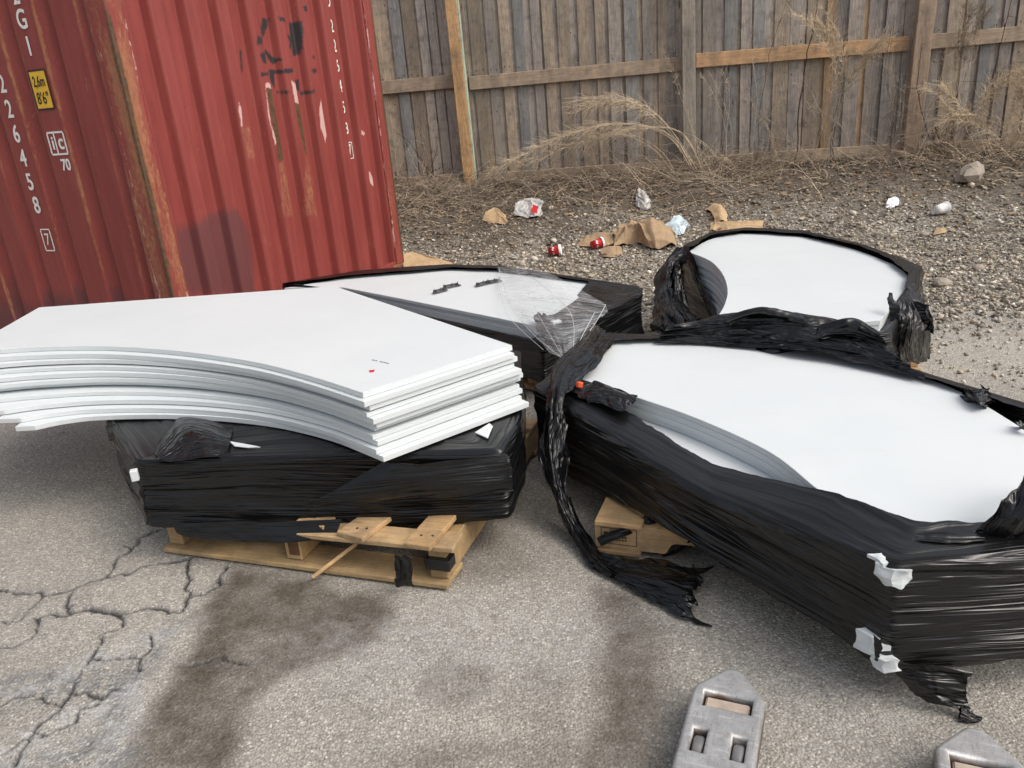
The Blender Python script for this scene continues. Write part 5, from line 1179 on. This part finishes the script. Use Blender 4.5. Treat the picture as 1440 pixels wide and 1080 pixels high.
weed([[(1140, 255), (1160, 160), (1185, 90), (1150, 25)], [(1150, 255), (1180, 150), (1210, 85), (1240, 60)], [(1148, 255), (1170, 120), (1160, 50), (1120, 20)]], .35, 'wispy pale weed with tangled seed heads over the orange rail', 110, .5, PALE, .003, 3, .12, (.2, 0, .1), copies=3, spread=.08)
weed([[(1190, 300), (1235, 240), (1262, 200), (1274, 120)], [(1195, 300), (1180, 220), (1150, 150), (1130, 110)], [(1235, 292), (1244, 245), (1262, 180), (1268, 110)]], .8, 'thin grey brown crossing stalks in front of the right fence post', 12, .6, GREYT, .003, 5, .07, (0, 0, .1), copies=2, spread=.05)
weed([[(1330, 226), (1345, 120), (1355, 60), (1368, 5)], [(1335, 226), (1352, 110), (1368, 40), (1385, 10)], [(1340, 226), (1370, 140), (1420, 100), (1450, 105)]], .3, 'fluffy pale weed at the top right of the fence', 90, .45, (.32, .26, .19), .003, 2, .11, (.2, 0, .1), copies=3, spread=.06)
weed([[(1400, 232), (1380, 160), (1400, 120), (1445, 95)], [(1410, 236), (1435, 150), (1450, 120)], [(1395, 236), (1370, 180), (1340, 140), (1325, 128)], [(1420, 236), (1400, 190), (1350, 165), (1320, 170)], [(1400, 238), (1430, 190), (1470, 160)]], .4, 'thick tangled hay coloured weed clump at the right end', 70, .35, PALE, .003, 5, .13, (-.2, 0, -.2), copies=5, spread=.09)
weed([[(995, 290), (985, 220), (962, 140), (940, 80)], [(1008, 290), (1015, 200), (1022, 130), (1012, 96)], [(1000, 290), (1050, 200), (1080, 150)], [(1012, 290), (1020, 180), (985, 100)]], .7, 'tall thin straw stalks around the middle fence post', 16, .7, MIDC, .003, 4, .07, (0, 0, 0), copies=2, spread=.06)
weed([[(1165, 318), (1150, 270), (1120, 232), (1085, 225)], [(1172, 322), (1158, 280), (1130, 245)]], 1.5, 'pale stalk arching left over the gravel in front of the fence', 0, .5, PALE, .0045, 1, copies=1, spread=.03)
weed([[(605, 262), (608, 235), (616, 205)], [(606, 262), (600, 240), (580, 205), (556, 185)]], .25, 'short dark bramble stub by the fence near the container', 0, .5, DARK, .007, 3, name='sapling', cat='sapling', group='bare saplings along the fence', copies=1)
weed([[(640, 320), (600, 270), (575, 225), (552, 190)], [(660, 318), (640, 280), (690, 250), (760, 262)], [(780, 310), (830, 262), (900, 235), (950, 225)], [(730, 300), (735, 262), (760, 236)], [(870, 300), (885, 250), (900, 205)]], .75, 'sparse trailing brown vines over the bank right of the container', 6, .6, GREYT, .0035, 5, .07, (0, 0, -.2), copies=3, spread=.12)
weed([[(1130, 330), (1060, 280), (1000, 250), (960, 245)], [(830, 330), (900, 290), (960, 270), (1010, 262)]], 1.2, 'long bare fallen stalks lying over the gravel bank', 3, .6, GREYT, .004, 4, .06, (0, 0, -.2), copies=3, spread=.1)
weed([[(1052, 248), (1058, 150), (1049, 60), (1056, -10)], [(1080, 246), (1100, 160), (1096, 90), (1130, 40)], [(1100, 248), (1085, 190), (1060, 150), (1048, 120)]], .5, 'sparse upright straw stalks right of the middle fence post', 8, .7, MIDC, .003, 9, .06, (0, 0, .1), copies=2, spread=.05)
weed([[(1215, 250), (1222, 160), (1236, 80), (1228, 20)], [(1205, 252), (1190, 190), (1160, 160), (1140, 150)], [(1225, 250), (1250, 180), (1258, 120), (1250, 90)], [(1180, 250), (1165, 200), (1180, 140), (1200, 120)]], .4, 'tangle of fine brown twigs left of the right fence post', 10, .6, GREYT, .003, 12, .07, (0, 0, .1), copies=3, spread=.07)
weed([[(1290, 236), (1300, 170), (1330, 120), (1345, 60)], [(1310, 238), (1330, 190), (1380, 170), (1420, 175)], [(1360, 240), (1350, 200), (1320, 185), (1290, 190)], [(1420, 240), (1440, 190), (1430, 140), (1450, 100)]], .45, 'thin tangled brown twigs right of the right fence post', 10, .6, MIDC, .003, 12, .08, (0, 0, .1), copies=3, spread=.07)
weed([[(1168, 246), (1176, 170), (1192, 90), (1186, -10)], [(1250, 240), (1256, 170), (1248, 100), (1262, 20)]], .35, 'pair of thin dark bare stems left of the right fence post', 0, .5, (.10, .075, .06), .005, 10, name='sapling', cat='sapling', group='bare saplings along the fence', copies=2, spread=.05)
weed([[(700, 270), (760, 225), (830, 240)], [(820, 268), (860, 215), (930, 205)], [(900, 262), (880, 215), (840, 200)], [(580, 268), (600, 225), (590, 190)], [(1030, 258), (1060, 215), (1110, 230)], [(1130, 250), (1110, 205), (1080, 190)]], .35, 'low tangle of grey brown brambles against the foot of the fence', 0, .6, GREYT, .0032, 14, copies=4, spread=.14)
# dead brush matted on the bank
db = Hair()
for _ in range(20000):
    a = hr.uniform(-1.2, 6.2); q = abs(hr.normal(0, .75)) + .04
    if q > 2.2: continue
    if hr.random() > np.clip(.45 + 1.1 * float(vn(a * 1.1, q * .8, 0, 77)), .06, 1): continue
    if 3.0 < a < 5.2 and q > .9 and hr.random() < .75: continue
    p = np.array([*(FP0 + FD * a + FN * q), 0]); p[2] = float(bank(p[0], p[1])) + hr.uniform(0, .03)
    th = hr.uniform(0, 6.28); L = hr.uniform(.08, .42) * (1.25 if q < .9 else .7); el_ = abs(hr.normal(0, .38)); d = np.array([math.cos(th) * math.cos(el_), math.sin(th) * math.cos(el_) * .6, math.sin(el_)])
    m1 = p + d * L * .5 + [0, 0, .02 * hr.random()]; m2 = p + d * L + [0, 0, -.10 * L] + hr.normal(0, .03, 3)
    m2[2] = max(m2[2], float(bank(m2[0], m2[1])) + .004); m1[2] = max(m1[2], float(bank(m1[0], m1[1])) + .01)
    r_ = hr.uniform(.0014, .0036); db.stem(catmull(np.array([p, m1, m2]), 7), r_, r_ * .4, jit([PALE, MIDC, GREYT, (.14, .11, .085), (.20, .155, .115)][hr.integers(0, 5)], .3))
kind(db.build('dead_brush', TWIG), 'stuff')
# small bits: dead leaves and paper flecks on the bank
lf = MB()
for _ in range(2600):
    a = hr.uniform(-1.0, 6.0); q = abs(hr.normal(0, 1.3)) + .05
    p = np.array([*(FP0 + FD * a + FN * q), 0]); p[2] = float(gz(p[0], p[1])) + .014
    s = hr.uniform(.012, .04); th = hr.uniform(0, 6.28); n_ = Matrix.Rotation(th, 3, 'Z') @ Matrix.Rotation(hr.uniform(-.6, .6), 3, 'X')
    pts = [Vector(p) + n_ @ Vector((x * s, y * s, z * s)) for x, y, z in ((-1, 0, .2), (-.2, -.5, 0), (1, -.1, .25), (.1, .5, .05))]
    lf.add(pts, [(0, 1, 2, 3)], jit([(.20, .13, .075), (.28, .20, .12), (.13, .09, .06), (.33, .28, .2)][hr.integers(0, 4)]))
kind(lf.build('leaf_litter', STRAW), 'stuff')
